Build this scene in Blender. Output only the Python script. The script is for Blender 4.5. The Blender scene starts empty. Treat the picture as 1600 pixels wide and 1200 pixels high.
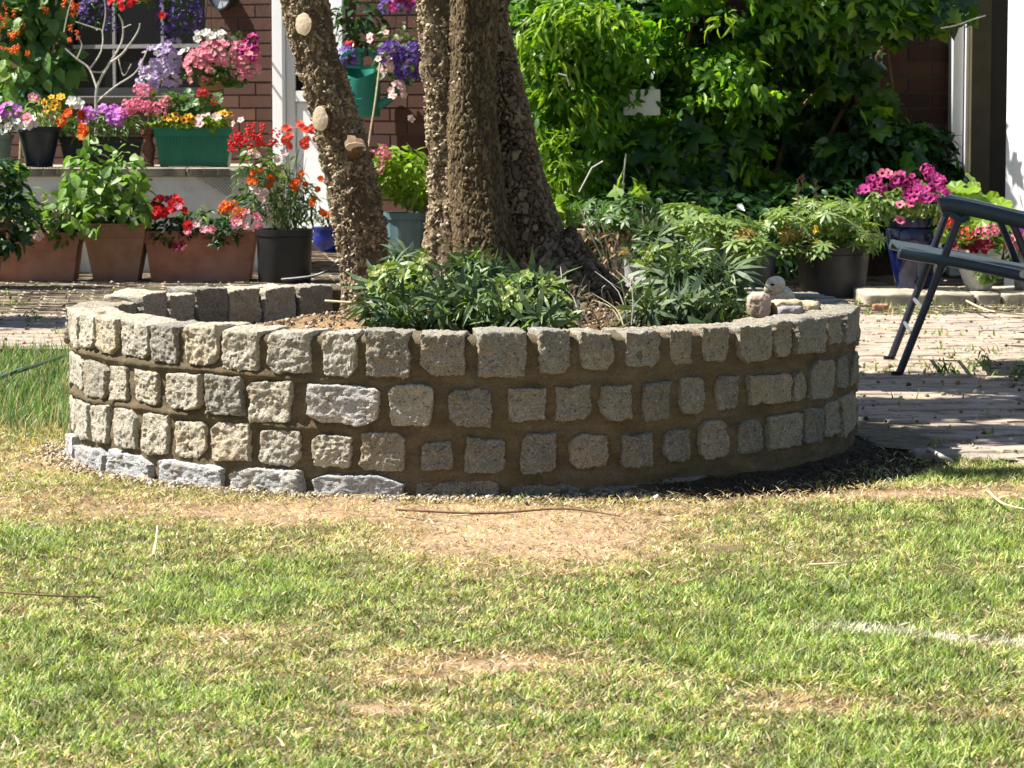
import bpy, math, random
import numpy as np
from mathutils import Vector, Matrix, Quaternion
random.seed(7)
rng = np.random.default_rng(7)
sc = bpy.context.scene
COL = sc.collection
# ---------------------------------------------------------------- camera, sky, sun, exposure
F = 4700.0; PITCH = math.atan(434 / F); CH = 0.83
cam = bpy.data.objects.new('camera', bpy.data.cameras.new('camera'))
COL.objects.link(cam); sc.camera = cam
cam.location = (0, 0, CH); cam.rotation_euler = (math.pi / 2 - PITCH, 0, 0)
cam.data.sensor_width = 36; cam.data.lens = 36 * F / 1600
cam.data.clip_start = 0.1; cam.data.clip_end = 300
cam.data.dof.use_dof = True; cam.data.dof.focus_distance = 6.7; cam.data.dof.aperture_fstop = 26
EL = math.radians(54); SB = math.radians(5.5)          # sun height; how far it stands behind the left side
SUN = Vector((-math.cos(EL) * math.cos(SB), math.cos(EL) * math.sin(SB), math.sin(EL)))
w = bpy.data.worlds.new('World'); sc.world = w; w.use_nodes = True
nt = w.node_tree; bg = nt.nodes['Background']
sky = nt.nodes.new('ShaderNodeTexSky'); sky.sky_type = 'NISHITA'; sky.sun_disc = False
sky.sun_elevation = EL; sky.sun_rotation = math.atan2(SUN.x, SUN.y)
nt.links.new(sky.outputs[0], bg.inputs[0]); bg.inputs[1].default_value = 0.05
sl = bpy.data.lights.new('sun', 'SUN'); sl.energy = 5.0; sl.angle = math.radians(0.5); sl.color = (1, 0.96, 0.89)
so = bpy.data.objects.new('sun', sl); COL.objects.link(so)
so.rotation_euler = (-SUN).to_track_quat('-Z', 'Y').to_euler()
sc.view_settings.view_transform = 'Standard'; sc.view_settings.look = 'None'
sc.view_settings.exposure = 1.32; sc.view_settings.gamma = 1; sc.view_settings.use_curve_mapping = False
sc.cycles.max_bounces = 6; sc.cycles.diffuse_bounces = 3; sc.cycles.transmission_bounces = 4; sc.cycles.glossy_bounces = 2
# ---------------------------------------------------------------- pixel of the 1600x1200 photograph -> place in the garden
cp, sp = math.cos(PITCH), math.sin(PITCH)
def ray(px, py):
    u = (px - 800) / F; v = (600 - py) / F
    return Vector((u, cp + v * sp, -sp + v * cp))
def P(px, py, d):
    r = ray(px, py); return Vector((0, 0, CH)) + r * (d / r.y)
def G(px, py, z=0.0):
    r = ray(px, py); return Vector((0, 0, CH)) + r * ((z - CH) / r.z)
def PX(x, y, z):                                       # world -> pixel (arrays)
    dz = z - CH; fwd = y * cp - dz * sp; up = y * sp + dz * cp
    return 800 + F * x / fwd, 600 - F * up / fwd
# ---------------------------------------------------------------- numeric noise
def _h(ix, iy, iz, s):
    n = (ix.astype(np.int64) * 374761393 + iy.astype(np.int64) * 668265263 + iz.astype(np.int64) * 2147483647 + s * 1274126177) & 0xffffffff
    n = ((n ^ (n >> 13)) * 1274126177) & 0xffffffff
    n = ((n ^ (n >> 16)) * 2246822519) & 0xffffffff
    return ((n ^ (n >> 15)) & 0xffffff) / float(0xffffff)
def vnoise(Pn, s=0):
    f = np.floor(Pn); t = Pn - f; t = t * t * (3 - 2 * t); i = f.astype(np.int64)
    r = 0
    for a in (0, 1):
        for b in (0, 1):
            for c in (0, 1):
                wgt = (t[:, 0] if a else 1 - t[:, 0]) * (t[:, 1] if b else 1 - t[:, 1]) * (t[:, 2] if c else 1 - t[:, 2])
                r = r + wgt * _h(i[:, 0] + a, i[:, 1] + b, i[:, 2] + c, s)
    return r
def fbm(Pn, s=0, o=3):
    r = 0; a = 0.5; tot = 0
    for k in range(o):
        r = r + a * vnoise(Pn * (2.03 ** k), s + k * 17); tot += a; a *= 0.5
    return r / tot
def worley(Pn, s=0, tilt=False):
    f = np.floor(Pn).astype(np.int64); f1 = np.full(len(Pn), 9.0); f2 = np.full(len(Pn), 9.0); idv = np.zeros(len(Pn)); tl_ = np.zeros(len(Pn))
    for a in (-1, 0, 1):
        for b in (-1, 0, 1):
            for c in (-1, 0, 1):
                i = f + np.array([a, b, c])
                q = np.stack([i[:, 0] + _h(i[:, 0], i[:, 1], i[:, 2], s), i[:, 1] + _h(i[:, 0], i[:, 1], i[:, 2], s + 1), i[:, 2] + _h(i[:, 0], i[:, 1], i[:, 2], s + 2)], 1)
                d = np.sqrt(((Pn - q) ** 2).sum(1)); m = d < f1
                f2 = np.where(m, f1, np.minimum(f2, d)); idv = np.where(m, _h(i[:, 0], i[:, 1], i[:, 2], s + 5), idv); tl_ = np.where(m, Pn[:, 2] - q[:, 2], tl_); f1 = np.where(m, d, f1)
    return (f1, f2, idv, tl_) if tilt else (f1, f2, idv)
def sstep(x, a, b):
    t = np.clip((x - a) / (b - a), 0, 1); return t * t * (3 - 2 * t)
# ---------------------------------------------------------------- materials
MATS = {}
def newmat(name):
    m = bpy.data.materials.new(name); m.use_nodes = True; n = m.node_tree
    for x in list(n.nodes): n.nodes.remove(x)
    o = n.nodes.new('ShaderNodeOutputMaterial'); b = n.nodes.new('ShaderNodeBsdfPrincipled')
    n.links.new(b.outputs[0], o.inputs[0]); MATS[name] = m
    return m, n, b, o
def ND(n, t, **k):
    x = n.nodes.new(t)
    for a, v in k.items(): setattr(x, a, v)
    return x
def ramp(n, fac, stops, interp='LINEAR'):
    r = n.nodes.new('ShaderNodeValToRGB'); r.color_ramp.interpolation = interp; e = r.color_ramp.elements
    while len(e) < len(stops): e.new(0.5)
    for i, (p, c) in enumerate(stops): e[i].position = p; e[i].color = (*c, 1)
    n.links.new(fac, r.inputs[0]); return r
def noise(n, scale, detail=4, vec=None, rough=0.55, dist=0):
    x = n.nodes.new('ShaderNodeTexNoise'); x.inputs['Scale'].default_value = scale; x.inputs['Detail'].default_value = detail
    x.inputs['Roughness'].default_value = rough; x.inputs['Distortion'].default_value = dist
    if vec is not None: n.links.new(vec, x.inputs['Vector'])
    return x
def mixc(n, fac, a, b, mode='MIX'):
    x = n.nodes.new('ShaderNodeMix'); x.data_type = 'RGBA'; x.blend_type = mode
    for inp, v in ((x.inputs[0], fac), (x.inputs[6], a), (x.inputs[7], b)):
        if isinstance(v, (int, float)): inp.default_value = v
        elif isinstance(v, tuple): inp.default_value = (*v, 1)
        else: n.links.new(v, inp)
    return x.outputs[2]
def bump(n, b, h, strength=0.5, dist=0.01):
    x = n.nodes.new('ShaderNodeBump'); x.inputs['Strength'].default_value = strength; x.inputs['Distance'].default_value = dist
    n.links.new(h, x.inputs['Height']); n.links.new(x.outputs[0], b.inputs['Normal']); return x
def rnd(n):                                            # one value per piece, joined or single
    g = n.nodes.new('ShaderNodeNewGeometry'); o = n.nodes.new('ShaderNodeObjectInfo')
    a = ND(n, 'ShaderNodeMath', operation='ADD'); f = ND(n, 'ShaderNodeMath', operation='FRACT')
    n.links.new(g.outputs['Random Per Island'], a.inputs[0]); n.links.new(o.outputs['Random'], a.inputs[1]); n.links.new(a.outputs[0], f.inputs[0])
    return f.outputs[0]
def objco(n):
    return n.nodes.new('ShaderNodeTexCoord').outputs['Object']
def plain(name, col, rough=0.6, var=0.15, scale=40, spec=0.4, bmp=0.15, metallic=0, dirt=None):
    m, n, b, o = newmat(name)
    t = noise(n, scale, 5, objco(n)); lo = tuple(c * (1 - var) for c in col); hi = tuple(min(1, c * (1 + var)) for c in col)
    r = ramp(n, t.outputs[0], [(0.3, lo), (0.7, hi)]); out = r.outputs[0]
    if dirt:
        t2 = noise(n, scale * 0.25, 6, objco(n), 0.7); f = ramp(n, t2.outputs[0], [(0.48, (0, 0, 0)), (0.66, (1, 1, 1))]); out = mixc(n, f.outputs[0], out, dirt)
    n.links.new(out, b.inputs['Base Color']); b.inputs['Roughness'].default_value = rough; b.inputs['Metallic'].default_value = metallic
    b.inputs['Specular IOR Level'].default_value = spec
    if bmp: bump(n, b, t.outputs[0], bmp, 0.004)
    return m
def leafmat(name, cols, transl=0.35, rough=0.45, tcol=None, spec=0.4):
    m, n, b, o = newmat(name)
    k = len(cols); r = ramp(n, rnd(n), [(i / (k - 1), c) for i, c in enumerate(cols)])
    t = noise(n, 60, 3, objco(n)); v = ramp(n, t.outputs[0], [(0.3, (0.75, 0.75, 0.75)), (0.7, (1.2, 1.2, 1.2))])
    c = mixc(n, 1.0, r.outputs[0], v.outputs[0], 'MULTIPLY')
    n.links.new(c, b.inputs['Base Color']); b.inputs['Roughness'].default_value = rough; b.inputs['Specular IOR Level'].default_value = spec
    tr = n.nodes.new('ShaderNodeBsdfTranslucent'); ms = n.nodes.new('ShaderNodeMixShader'); ms.inputs[0].default_value = transl
    tc = mixc(n, 1.0, c, tcol or (1.25, 1.35, 0.5), 'MULTIPLY'); n.links.new(tc, tr.inputs[0])
    n.links.new(b.outputs[0], ms.inputs[1]); n.links.new(tr.outputs[0], ms.inputs[2]); n.links.new(ms.outputs[0], o.inputs[0])
    return m
def petal(name, *cols): return leafmat(name, cols if len(cols) > 1 else (cols[0], cols[0]), 0.3, 0.6, (1, 1, 1), 0.2)
def attrmat(name, rough=0.8, transl=0.0, spec=0.2, bmp=None, sp=None):
    m, n, b, o = newmat(name)
    a = ND(n, 'ShaderNodeAttribute', attribute_name='col'); c = a.outputs['Color']
    if bmp:
        t = noise(n, bmp[0], 6, objco(n), 0.65); bump(n, b, t.outputs[0], bmp[1], bmp[2])
        v = ramp(n, t.outputs[0], [(0.3, (0.6, 0.58, 0.55)), (0.7, (1.3, 1.3, 1.25))]); c = mixc(n, 1.0, c, v.outputs[0], 'MULTIPLY')
    n.links.new(c, b.inputs['Base Color']); b.inputs['Roughness'].default_value = rough; b.inputs['Specular IOR Level'].default_value = spec
    if transl:
        tr = n.nodes.new('ShaderNodeBsdfTranslucent'); ms = n.nodes.new('ShaderNodeMixShader'); ms.inputs[0].default_value = transl
        tc = mixc(n, 1.0, c, (1.2, 1.25, 0.6), 'MULTIPLY'); n.links.new(tc, tr.inputs[0])
        n.links.new(b.outputs[0], ms.inputs[1]); n.links.new(tr.outputs[0], ms.inputs[2]); n.links.new(ms.outputs[0], o.inputs[0])
    return m
def granite(name, tint_a, tint_b, dark=(0.05, 0.045, 0.04), pale=(0.62, 0.6, 0.54)):
    m, n, b, o = newmat(name); g = n.nodes.new('ShaderNodeObjectInfo'); co = objco(n)
    base = ramp(n, g.outputs['Random'], [(0, tint_a), (0.3, tuple(x * .78 for x in tint_b)), (0.55, tint_b), (0.75, (tint_a[0] * 1.1, tint_a[1], tint_a[2] * .85)), (1, tuple((x + y) / 2 * 0.9 for x, y in zip(tint_a, tint_b)))])
    n1 = noise(n, 22, 5, co, 0.7); c = mixc(n, ramp(n, n1.outputs[0], [(0.42, (0, 0, 0)), (0.62, (1, 1, 1))]).outputs[0], base.outputs[0], tuple(x * 0.72 for x in tint_a))
    n2 = noise(n, 260, 3, co, 0.7); c = mixc(n, ramp(n, n2.outputs[0], [(0.54, (0, 0, 0)), (0.66, (0.85, 0.85, 0.85))]).outputs[0], c, pale)
    n3 = noise(n, 200, 3, co, 0.75, 0.5); c = mixc(n, ramp(n, n3.outputs[0], [(0.56, (0, 0, 0)), (0.64, (0.9, 0.9, 0.9))]).outputs[0], c, dark)
    n4 = noise(n, 12, 4, co, 0.6); c = mixc(n, ramp(n, n4.outputs[0], [(0.56, (0, 0, 0)), (0.74, (0.55, 0.55, 0.55))]).outputs[0], c, (0.42, 0.31, 0.15))
    n.links.new(c, b.inputs['Base Color']); b.inputs['Roughness'].default_value = 0.75; b.inputs['Specular IOR Level'].default_value = 0.35
    h = ND(n, 'ShaderNodeMath', operation='ADD'); hn = noise(n, 110, 6, co, 0.75); n.links.new(n2.outputs[0], h.inputs[0]); n.links.new(hn.outputs[0], h.inputs[1])
    bump(n, b, h.outputs[0], 1.0, 0.008)
    return m
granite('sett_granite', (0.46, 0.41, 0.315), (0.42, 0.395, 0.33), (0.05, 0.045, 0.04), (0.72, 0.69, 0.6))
granite('sett_grey_shaded', (0.31, 0.295, 0.25), (0.37, 0.335, 0.275))  # darkened grey copy, paints shade on the right-hand setts
granite('sett_lit', (0.70, 0.62, 0.46), (0.66, 0.61, 0.50), (0.09, 0.08, 0.06), (0.9, 0.88, 0.82))  # lightened copy, paints sunlight on the left and inner setts
granite('base_granite', (0.70, 0.69, 0.67), (0.60, 0.60, 0.60), (0.05, 0.05, 0.06), (0.8, 0.8, 0.82))
m, n, b, o = newmat('mortar'); co = objco(n); mp = ND(n, 'ShaderNodeMapping'); mp.inputs['Scale'].default_value = (1, 1, 2.6); n.links.new(co, mp.inputs[0])
t1 = noise(n, 14, 6, mp.outputs[0], 0.7); t2 = noise(n, 260, 4, co, 0.75); t3 = noise(n, 5, 4, co, 0.6)
c = ramp(n, t1.outputs[0], [(0.3, (0.13, 0.098, 0.058)), (0.5, (0.19, 0.145, 0.088)), (0.72, (0.26, 0.21, 0.14))]).outputs[0]
c = mixc(n, 1.0, c, ramp(n, t2.outputs[0], [(0.3, (0.62, 0.62, 0.62)), (0.7, (1.35, 1.35, 1.35))]).outputs[0], 'MULTIPLY')
c = mixc(n, ramp(n, t3.outputs[0], [(0.5, (0, 0, 0)), (0.62, (0.45, 0.45, 0.45))]).outputs[0], c, (0.10, 0.095, 0.055))
n.links.new(c, b.inputs['Base Color']); b.inputs['Roughness'].default_value = 0.95; b.inputs['Specular IOR Level'].default_value = 0.1
ad = ND(n, 'ShaderNodeMath', operation='ADD'); n.links.new(t1.outputs[0], ad.inputs[0]); n.links.new(t2.outputs[0], ad.inputs[1]); bump(n, b, ad.outputs[0], 0.9, 0.008)
plain('pink_stone', (0.42, 0.31, 0.24), 0.85, 0.25, 60, 0.2, 0.5)
plain('tan_stone', (0.42, 0.33, 0.21), 0.85, 0.25, 60, 0.2, 0.5)
plain('grey_stone', (0.24, 0.23, 0.23), 0.85, 0.2, 60, 0.2, 0.5)
plain('cream_stone', (0.66, 0.59, 0.46), 0.85, 0.25, 90, 0.2, 0.3)
plain('terracotta', (0.34, 0.155, 0.10), 0.8, 0.2, 12, 0.25, 0.15, dirt=(0.36, 0.21, 0.155))
plain('terracotta_brown', (0.23, 0.12, 0.07), 0.8, 0.2, 12, 0.25, 0.15, dirt=(0.25, 0.16, 0.11))
plain('black_plastic', (0.011, 0.0115, 0.013), 0.45, 0.3, 14, 0.4, 0.05)
plain('faded_black_plastic', (0.014, 0.014, 0.016), 0.5, 0.4, 10, 0.4, 0.05, dirt=(0.05, 0.05, 0.05))
plain('navy_plastic', (0.01, 0.018, 0.03), 0.4, 0.3, 14, 0.45, 0.05)
plain('green_plastic', (0.02, 0.17, 0.10), 0.4, 0.15, 10, 0.4, 0.03)
plain('teal_plastic', (0.03, 0.27, 0.20), 0.35, 0.12, 10, 0.45, 0.03)
plain('slot_black', (0.01, 0.01, 0.01), 0.6, 0.1, 10, 0.2, 0)
plain('slate_plastic', (0.10, 0.17, 0.19), 0.45, 0.15, 10, 0.4, 0.03)
plain('sage_pot', (0.16, 0.2, 0.17), 0.6, 0.2, 20, 0.3, 0.1)
plain('blue_glaze', (0.004, 0.009, 0.055), 0.12, 0.4, 8, 0.6, 0.03)
plain('bright_blue_glaze', (0.008, 0.022, 0.25), 0.15, 0.3, 8, 0.6, 0.03)
plain('bowl_grey', (0.4, 0.4, 0.39), 0.8, 0.2, 60, 0.3, 0.3)
plain('potting_soil', (0.05, 0.032, 0.02), 0.95, 0.4, 60, 0.1, 0.8)
plain('white_upvc', (0.80, 0.80, 0.80), 0.35, 0.03, 5, 0.5, 0)
plain('white_render', (0.68, 0.67, 0.64), 0.85, 0.08, 18, 0.15, 0.25, dirt=(0.45, 0.44, 0.4))
plain('white_paint', (0.80, 0.79, 0.77), 0.8, 0.05, 30, 0.2, 0.3)
plain('olive_paint', (0.075, 0.06, 0.032), 0.6, 0.2, 10, 0.3, 0.1)
plain('dark_paint', (0.028, 0.022, 0.014), 0.6, 0.2, 10, 0.3, 0.1)
plain('brick_mortar', (0.11, 0.085, 0.065), 0.95, 0.2, 60, 0.1, 0.4)
plain('coir', (0.2, 0.14, 0.07), 0.95, 0.3, 90, 0.1, 0.6)
plain('dark_metal', (0.03, 0.03, 0.032), 0.45, 0.2, 30, 0.5, 0.05)
plain('clock_face', (0.5, 0.52, 0.55), 0.4, 0.12, 18, 0.5, 0.05)
plain('chair_plastic', (0.03, 0.047, 0.055), 0.33, 0.2, 40, 0.5, 0.1)
plain('chair_tube', (0.018, 0.019, 0.028), 0.3, 0.3, 30, 0.5, 0.03)
plain('chair_fabric', (0.035, 0.052, 0.062), 0.8, 0.2, 120, 0.2, 0.3)
plain('steel', (0.4, 0.4, 0.42), 0.35, 0.1, 30, 0.5, 0, 0.8)
plain('hose_green', (0.07, 0.12, 0.07), 0.35, 0.2, 30, 0.5, 0.05)
plain('cane', (0.5, 0.42, 0.26), 0.6, 0.2, 60, 0.3, 0.2)
plain('twig_silver', (0.5, 0.47, 0.4), 0.8, 0.2, 60, 0.2, 0.3)
plain('twig_brown', (0.16, 0.10, 0.055), 0.85, 0.3, 60, 0.2, 0.3)
plain('stem_green', (0.10, 0.16, 0.04), 0.6, 0.3, 60, 0.3, 0.1)
plain('cut_wood', (0.82, 0.66, 0.47), 0.7, 0.12, 80, 0.2, 0.3)
plain('netting', (0.03, 0.03, 0.03), 0.6, 0.1, 60, 0.3, 0)
plain('copper_rust', (0.13, 0.05, 0.028), 0.6, 0.5, 60, 0.3, 0.6)
plain('slab_stone', (0.40, 0.35, 0.26), 0.9, 0.3, 30, 0.15, 0.5, dirt=(0.16, 0.15, 0.12))
plain('path_bed', (0.18, 0.15, 0.10), 0.95, 0.4, 30, 0.1, 0.6)
m, n, b, o = newmat('window_glass'); b.inputs['Base Color'].default_value = (0.008, 0.009, 0.012, 1); b.inputs['Roughness'].default_value = 0.05; b.inputs['Specular IOR Level'].default_value = 0.15
m, n, b, o = newmat('brick')
c = ramp(n, rnd(n), [(0, (0.075, 0.03, 0.019)), (0.35, (0.105, 0.044, 0.027)), (0.7, (0.06, 0.027, 0.021)), (1, (0.13, 0.06, 0.037))])
t = noise(n, 55, 5, objco(n), 0.7); v = ramp(n, t.outputs[0], [(0.3, (0.6, 0.6, 0.6)), (0.7, (1.3, 1.25, 1.2))])
n.links.new(mixc(n, 1.0, c.outputs[0], v.outputs[0], 'MULTIPLY'), b.inputs['Base Color']); b.inputs['Roughness'].default_value = 0.9; bump(n, b, t.outputs[0], 0.4, 0.004)
m, n, b, o = newmat('paver')
c = ramp(n, rnd(n), [(0, (0.32, 0.25, 0.19)), (0.4, (0.36, 0.285, 0.22)), (0.7, (0.28, 0.24, 0.20)), (1, (0.38, 0.29, 0.225))])
g = n.nodes.new('ShaderNodeNewGeometry'); t = noise(n, 9, 7, g.outputs['Position'], 0.7); v = ramp(n, t.outputs[0], [(0.3, (0.6, 0.6, 0.58)), (0.65, (1.2, 1.2, 1.2))])
c2 = mixc(n, 1.0, c.outputs[0], v.outputs[0], 'MULTIPLY'); t2 = noise(n, 4, 5, g.outputs['Position'], 0.7)
c3 = mixc(n, ramp(n, t2.outputs[0], [(0.55, (0, 0, 0)), (0.68, (0.6, 0.6, 0.6))]).outputs[0], c2, (0.20, 0.20, 0.08))
n.links.new(c3, b.inputs['Base Color']); b.inputs['Roughness'].default_value = 0.9; t3 = noise(n, 160, 4, g.outputs['Position'], 0.7); bump(n, b, t3.outputs[0], 0.5, 0.003)
def barkmat(name, hi, lo):
    m, n, b, o = newmat(name); a = ND(n, 'ShaderNodeAttribute', attribute_name='col'); co = objco(n)
    t = noise(n, 70, 6, co, 0.7); v = ramp(n, t.outputs[0], [(0.3, (0.55, 0.53, 0.5)), (0.7, (1.35, 1.32, 1.25))])
    c = mixc(n, a.outputs['Color'], lo, hi); n.links.new(mixc(n, 1.0, c, v.outputs[0], 'MULTIPLY'), b.inputs['Base Color'])
    b.inputs['Roughness'].default_value = 0.9; b.inputs['Specular IOR Level'].default_value = 0.15; bump(n, b, t.outputs[0], 0.8, 0.006)
    return m
barkmat('bark_pale', (0.38, 0.305, 0.205), (0.085, 0.06, 0.037))
barkmat('bark_olive', (0.22, 0.165, 0.095), (0.055, 0.04, 0.024))
barkmat('bark_grey', (0.30, 0.225, 0.15), (0.03, 0.021, 0.014))
leafmat('bark_chip', [(0.46, 0.375, 0.265), (0.34, 0.265, 0.18), (0.22, 0.16, 0.10), (0.54, 0.46, 0.34)], 0.0, 0.9, None, 0.1)
attrmat('lawn_soil', 0.95, bmp=(70, 0.9, 0.01)); attrmat('grass_blade', 0.55, 0.3, 0.3); attrmat('litter', 0.9)
attrmat('bed_soil', 0.95, bmp=(60, 1.0, 0.015))
leafmat('leaf_vine', [(0.05, 0.14, 0.014), (0.08, 0.20, 0.02), (0.13, 0.28, 0.025), (0.07, 0.17, 0.025), (0.26, 0.42, 0.035)], 0.58, 0.38, (1.6, 1.6, 0.5), 0.5)
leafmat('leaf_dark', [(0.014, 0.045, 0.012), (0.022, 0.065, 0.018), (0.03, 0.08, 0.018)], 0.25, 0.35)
leafmat('leaf_lime', [(0.18, 0.30, 0.02), (0.25, 0.38, 0.03), (0.13, 0.24, 0.02)], 0.4)
leafmat('leaf_bright', [(0.14, 0.26, 0.04), (0.22, 0.36, 0.07), (0.09, 0.19, 0.035), (0.29, 0.40, 0.11)], 0.38)
leafmat('leaf_mid', [(0.04, 0.10, 0.02), (0.07, 0.15, 0.03), (0.11, 0.18, 0.05)], 0.3)
leafmat('leaf_bean', [(0.03, 0.10, 0.02), (0.05, 0.14, 0.03), (0.12, 0.24, 0.06)], 0.35)
leafmat('leaf_hellebore', [(0.035, 0.065, 0.03), (0.07, 0.115, 0.05), (0.14, 0.185, 0.075), (0.05, 0.085, 0.045)], 0.15, 0.48, None, 0.3)
leafmat('leaf_hellebore_new', [(0.16, 0.24, 0.04), (0.24, 0.30, 0.06), (0.11, 0.20, 0.04)], 0.35)
leafmat('leaf_lupin', [(0.14, 0.23, 0.07), (0.22, 0.32, 0.11), (0.30, 0.36, 0.11), (0.11, 0.2, 0.06)], 0.35)
leafmat('leaf_yellow', [(0.45, 0.35, 0.07), (0.38, 0.25, 0.06), (0.5, 0.42, 0.15)], 0.35, 0.6, (1, 1, 1))
leafmat('leaf_dry', [(0.30, 0.18, 0.08), (0.18, 0.10, 0.05), (0.40, 0.28, 0.15)], 0.2, 0.7, (1, 1, 1))
petal('petal_magenta', (0.42, 0.02, 0.18), (0.6, 0.08, 0.33), (0.32, 0.01, 0.12)); petal('petal_pink', (0.75, 0.18, 0.3), (0.85, 0.35, 0.42), (0.6, 0.1, 0.2))
petal('petal_red', (0.55, 0.015, 0.02), (0.7, 0.05, 0.04)); petal('petal_orange', (0.75, 0.17, 0.02), (0.7, 0.08, 0.02), (0.8, 0.3, 0.04))
petal('petal_yellow', (0.85, 0.55, 0.05), (0.85, 0.42, 0.03)); petal('petal_purple', (0.08, 0.035, 0.26), (0.2, 0.11, 0.42), (0.05, 0.02, 0.16))
petal('petal_lilac', (0.55, 0.38, 0.7), (0.75, 0.66, 0.85), (0.42, 0.25, 0.6)); petal('petal_white', (0.8, 0.78, 0.75), (0.85, 0.84, 0.8))
petal('petal_violet', (0.5, 0.12, 0.55), (0.65, 0.25, 0.7), (0.4, 0.08, 0.4)); petal('petal_maroon', (0.10, 0.005, 0.015), (0.18, 0.01, 0.03))
petal('petal_blush', (0.8, 0.5, 0.5), (0.85, 0.65, 0.6)); petal('petal_scarlet', (0.6, 0.06, 0.04), (0.75, 0.12, 0.06)); petal('eye_dark', (0.08, 0.01, 0.03))
petal('eye_cream', (0.8, 0.75, 0.45))
# ---------------------------------------------------------------- object helpers
def tag(o, label=None, cat=None, group=None, kind=None):
    for k, v in (('label', label), ('category', cat), ('group', group), ('kind', kind)):
        if v: o[k] = v
    return o
def empty(name, loc=(0, 0, 0), rz=0):
    o = bpy.data.objects.new(name, None); COL.objects.link(o); o.location = loc; o.rotation_euler = (0, 0, rz); o.empty_display_size = 0.05
    return o
def link(name, me, parent=None, loc=None):
    o = bpy.data.objects.new(name, me); COL.objects.link(o)
    if parent: o.parent = parent
    if loc is not None: o.location = loc
    return o
def npmesh(name, V, faces, mats, smooth=False, col=None, mi=None):
    """V (n,3); faces: list of (m,k) index arrays"""
    me = bpy.data.meshes.new(name); V = np.asarray(V, dtype=np.float32)
    faces = [np.asarray(f, dtype=np.int32) for f in faces if len(f)]
    me.vertices.add(len(V)); me.vertices.foreach_set('co', V.ravel())
    loops = np.concatenate([f.ravel() for f in faces]); tot = np.concatenate([np.full(len(f), f.shape[1], dtype=np.int32) for f in faces])
    st = np.concatenate([[0], np.cumsum(tot)[:-1]]).astype(np.int32)
    me.loops.add(len(loops)); me.loops.foreach_set('vertex_index', loops)
    me.polygons.add(len(tot)); me.polygons.foreach_set('loop_start', st); me.polygons.foreach_set('loop_total', tot)
    if smooth: me.polygons.foreach_set('use_smooth', np.ones(len(tot), dtype=bool))
    for m in (mats if isinstance(mats, (list, tuple)) else [mats]): me.materials.append(MATS[m])
    if mi is not None: me.polygons.foreach_set('material_index', np.asarray(mi, dtype=np.int32))
    me.update(calc_edges=True)
    if col is not None:
        a = me.color_attributes.new('col', 'FLOAT_COLOR', 'POINT')
        c = np.ones((len(V), 4), dtype=np.float32); c[:, :3] = col; a.data.foreach_set('color', c.ravel())
    return me
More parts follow.
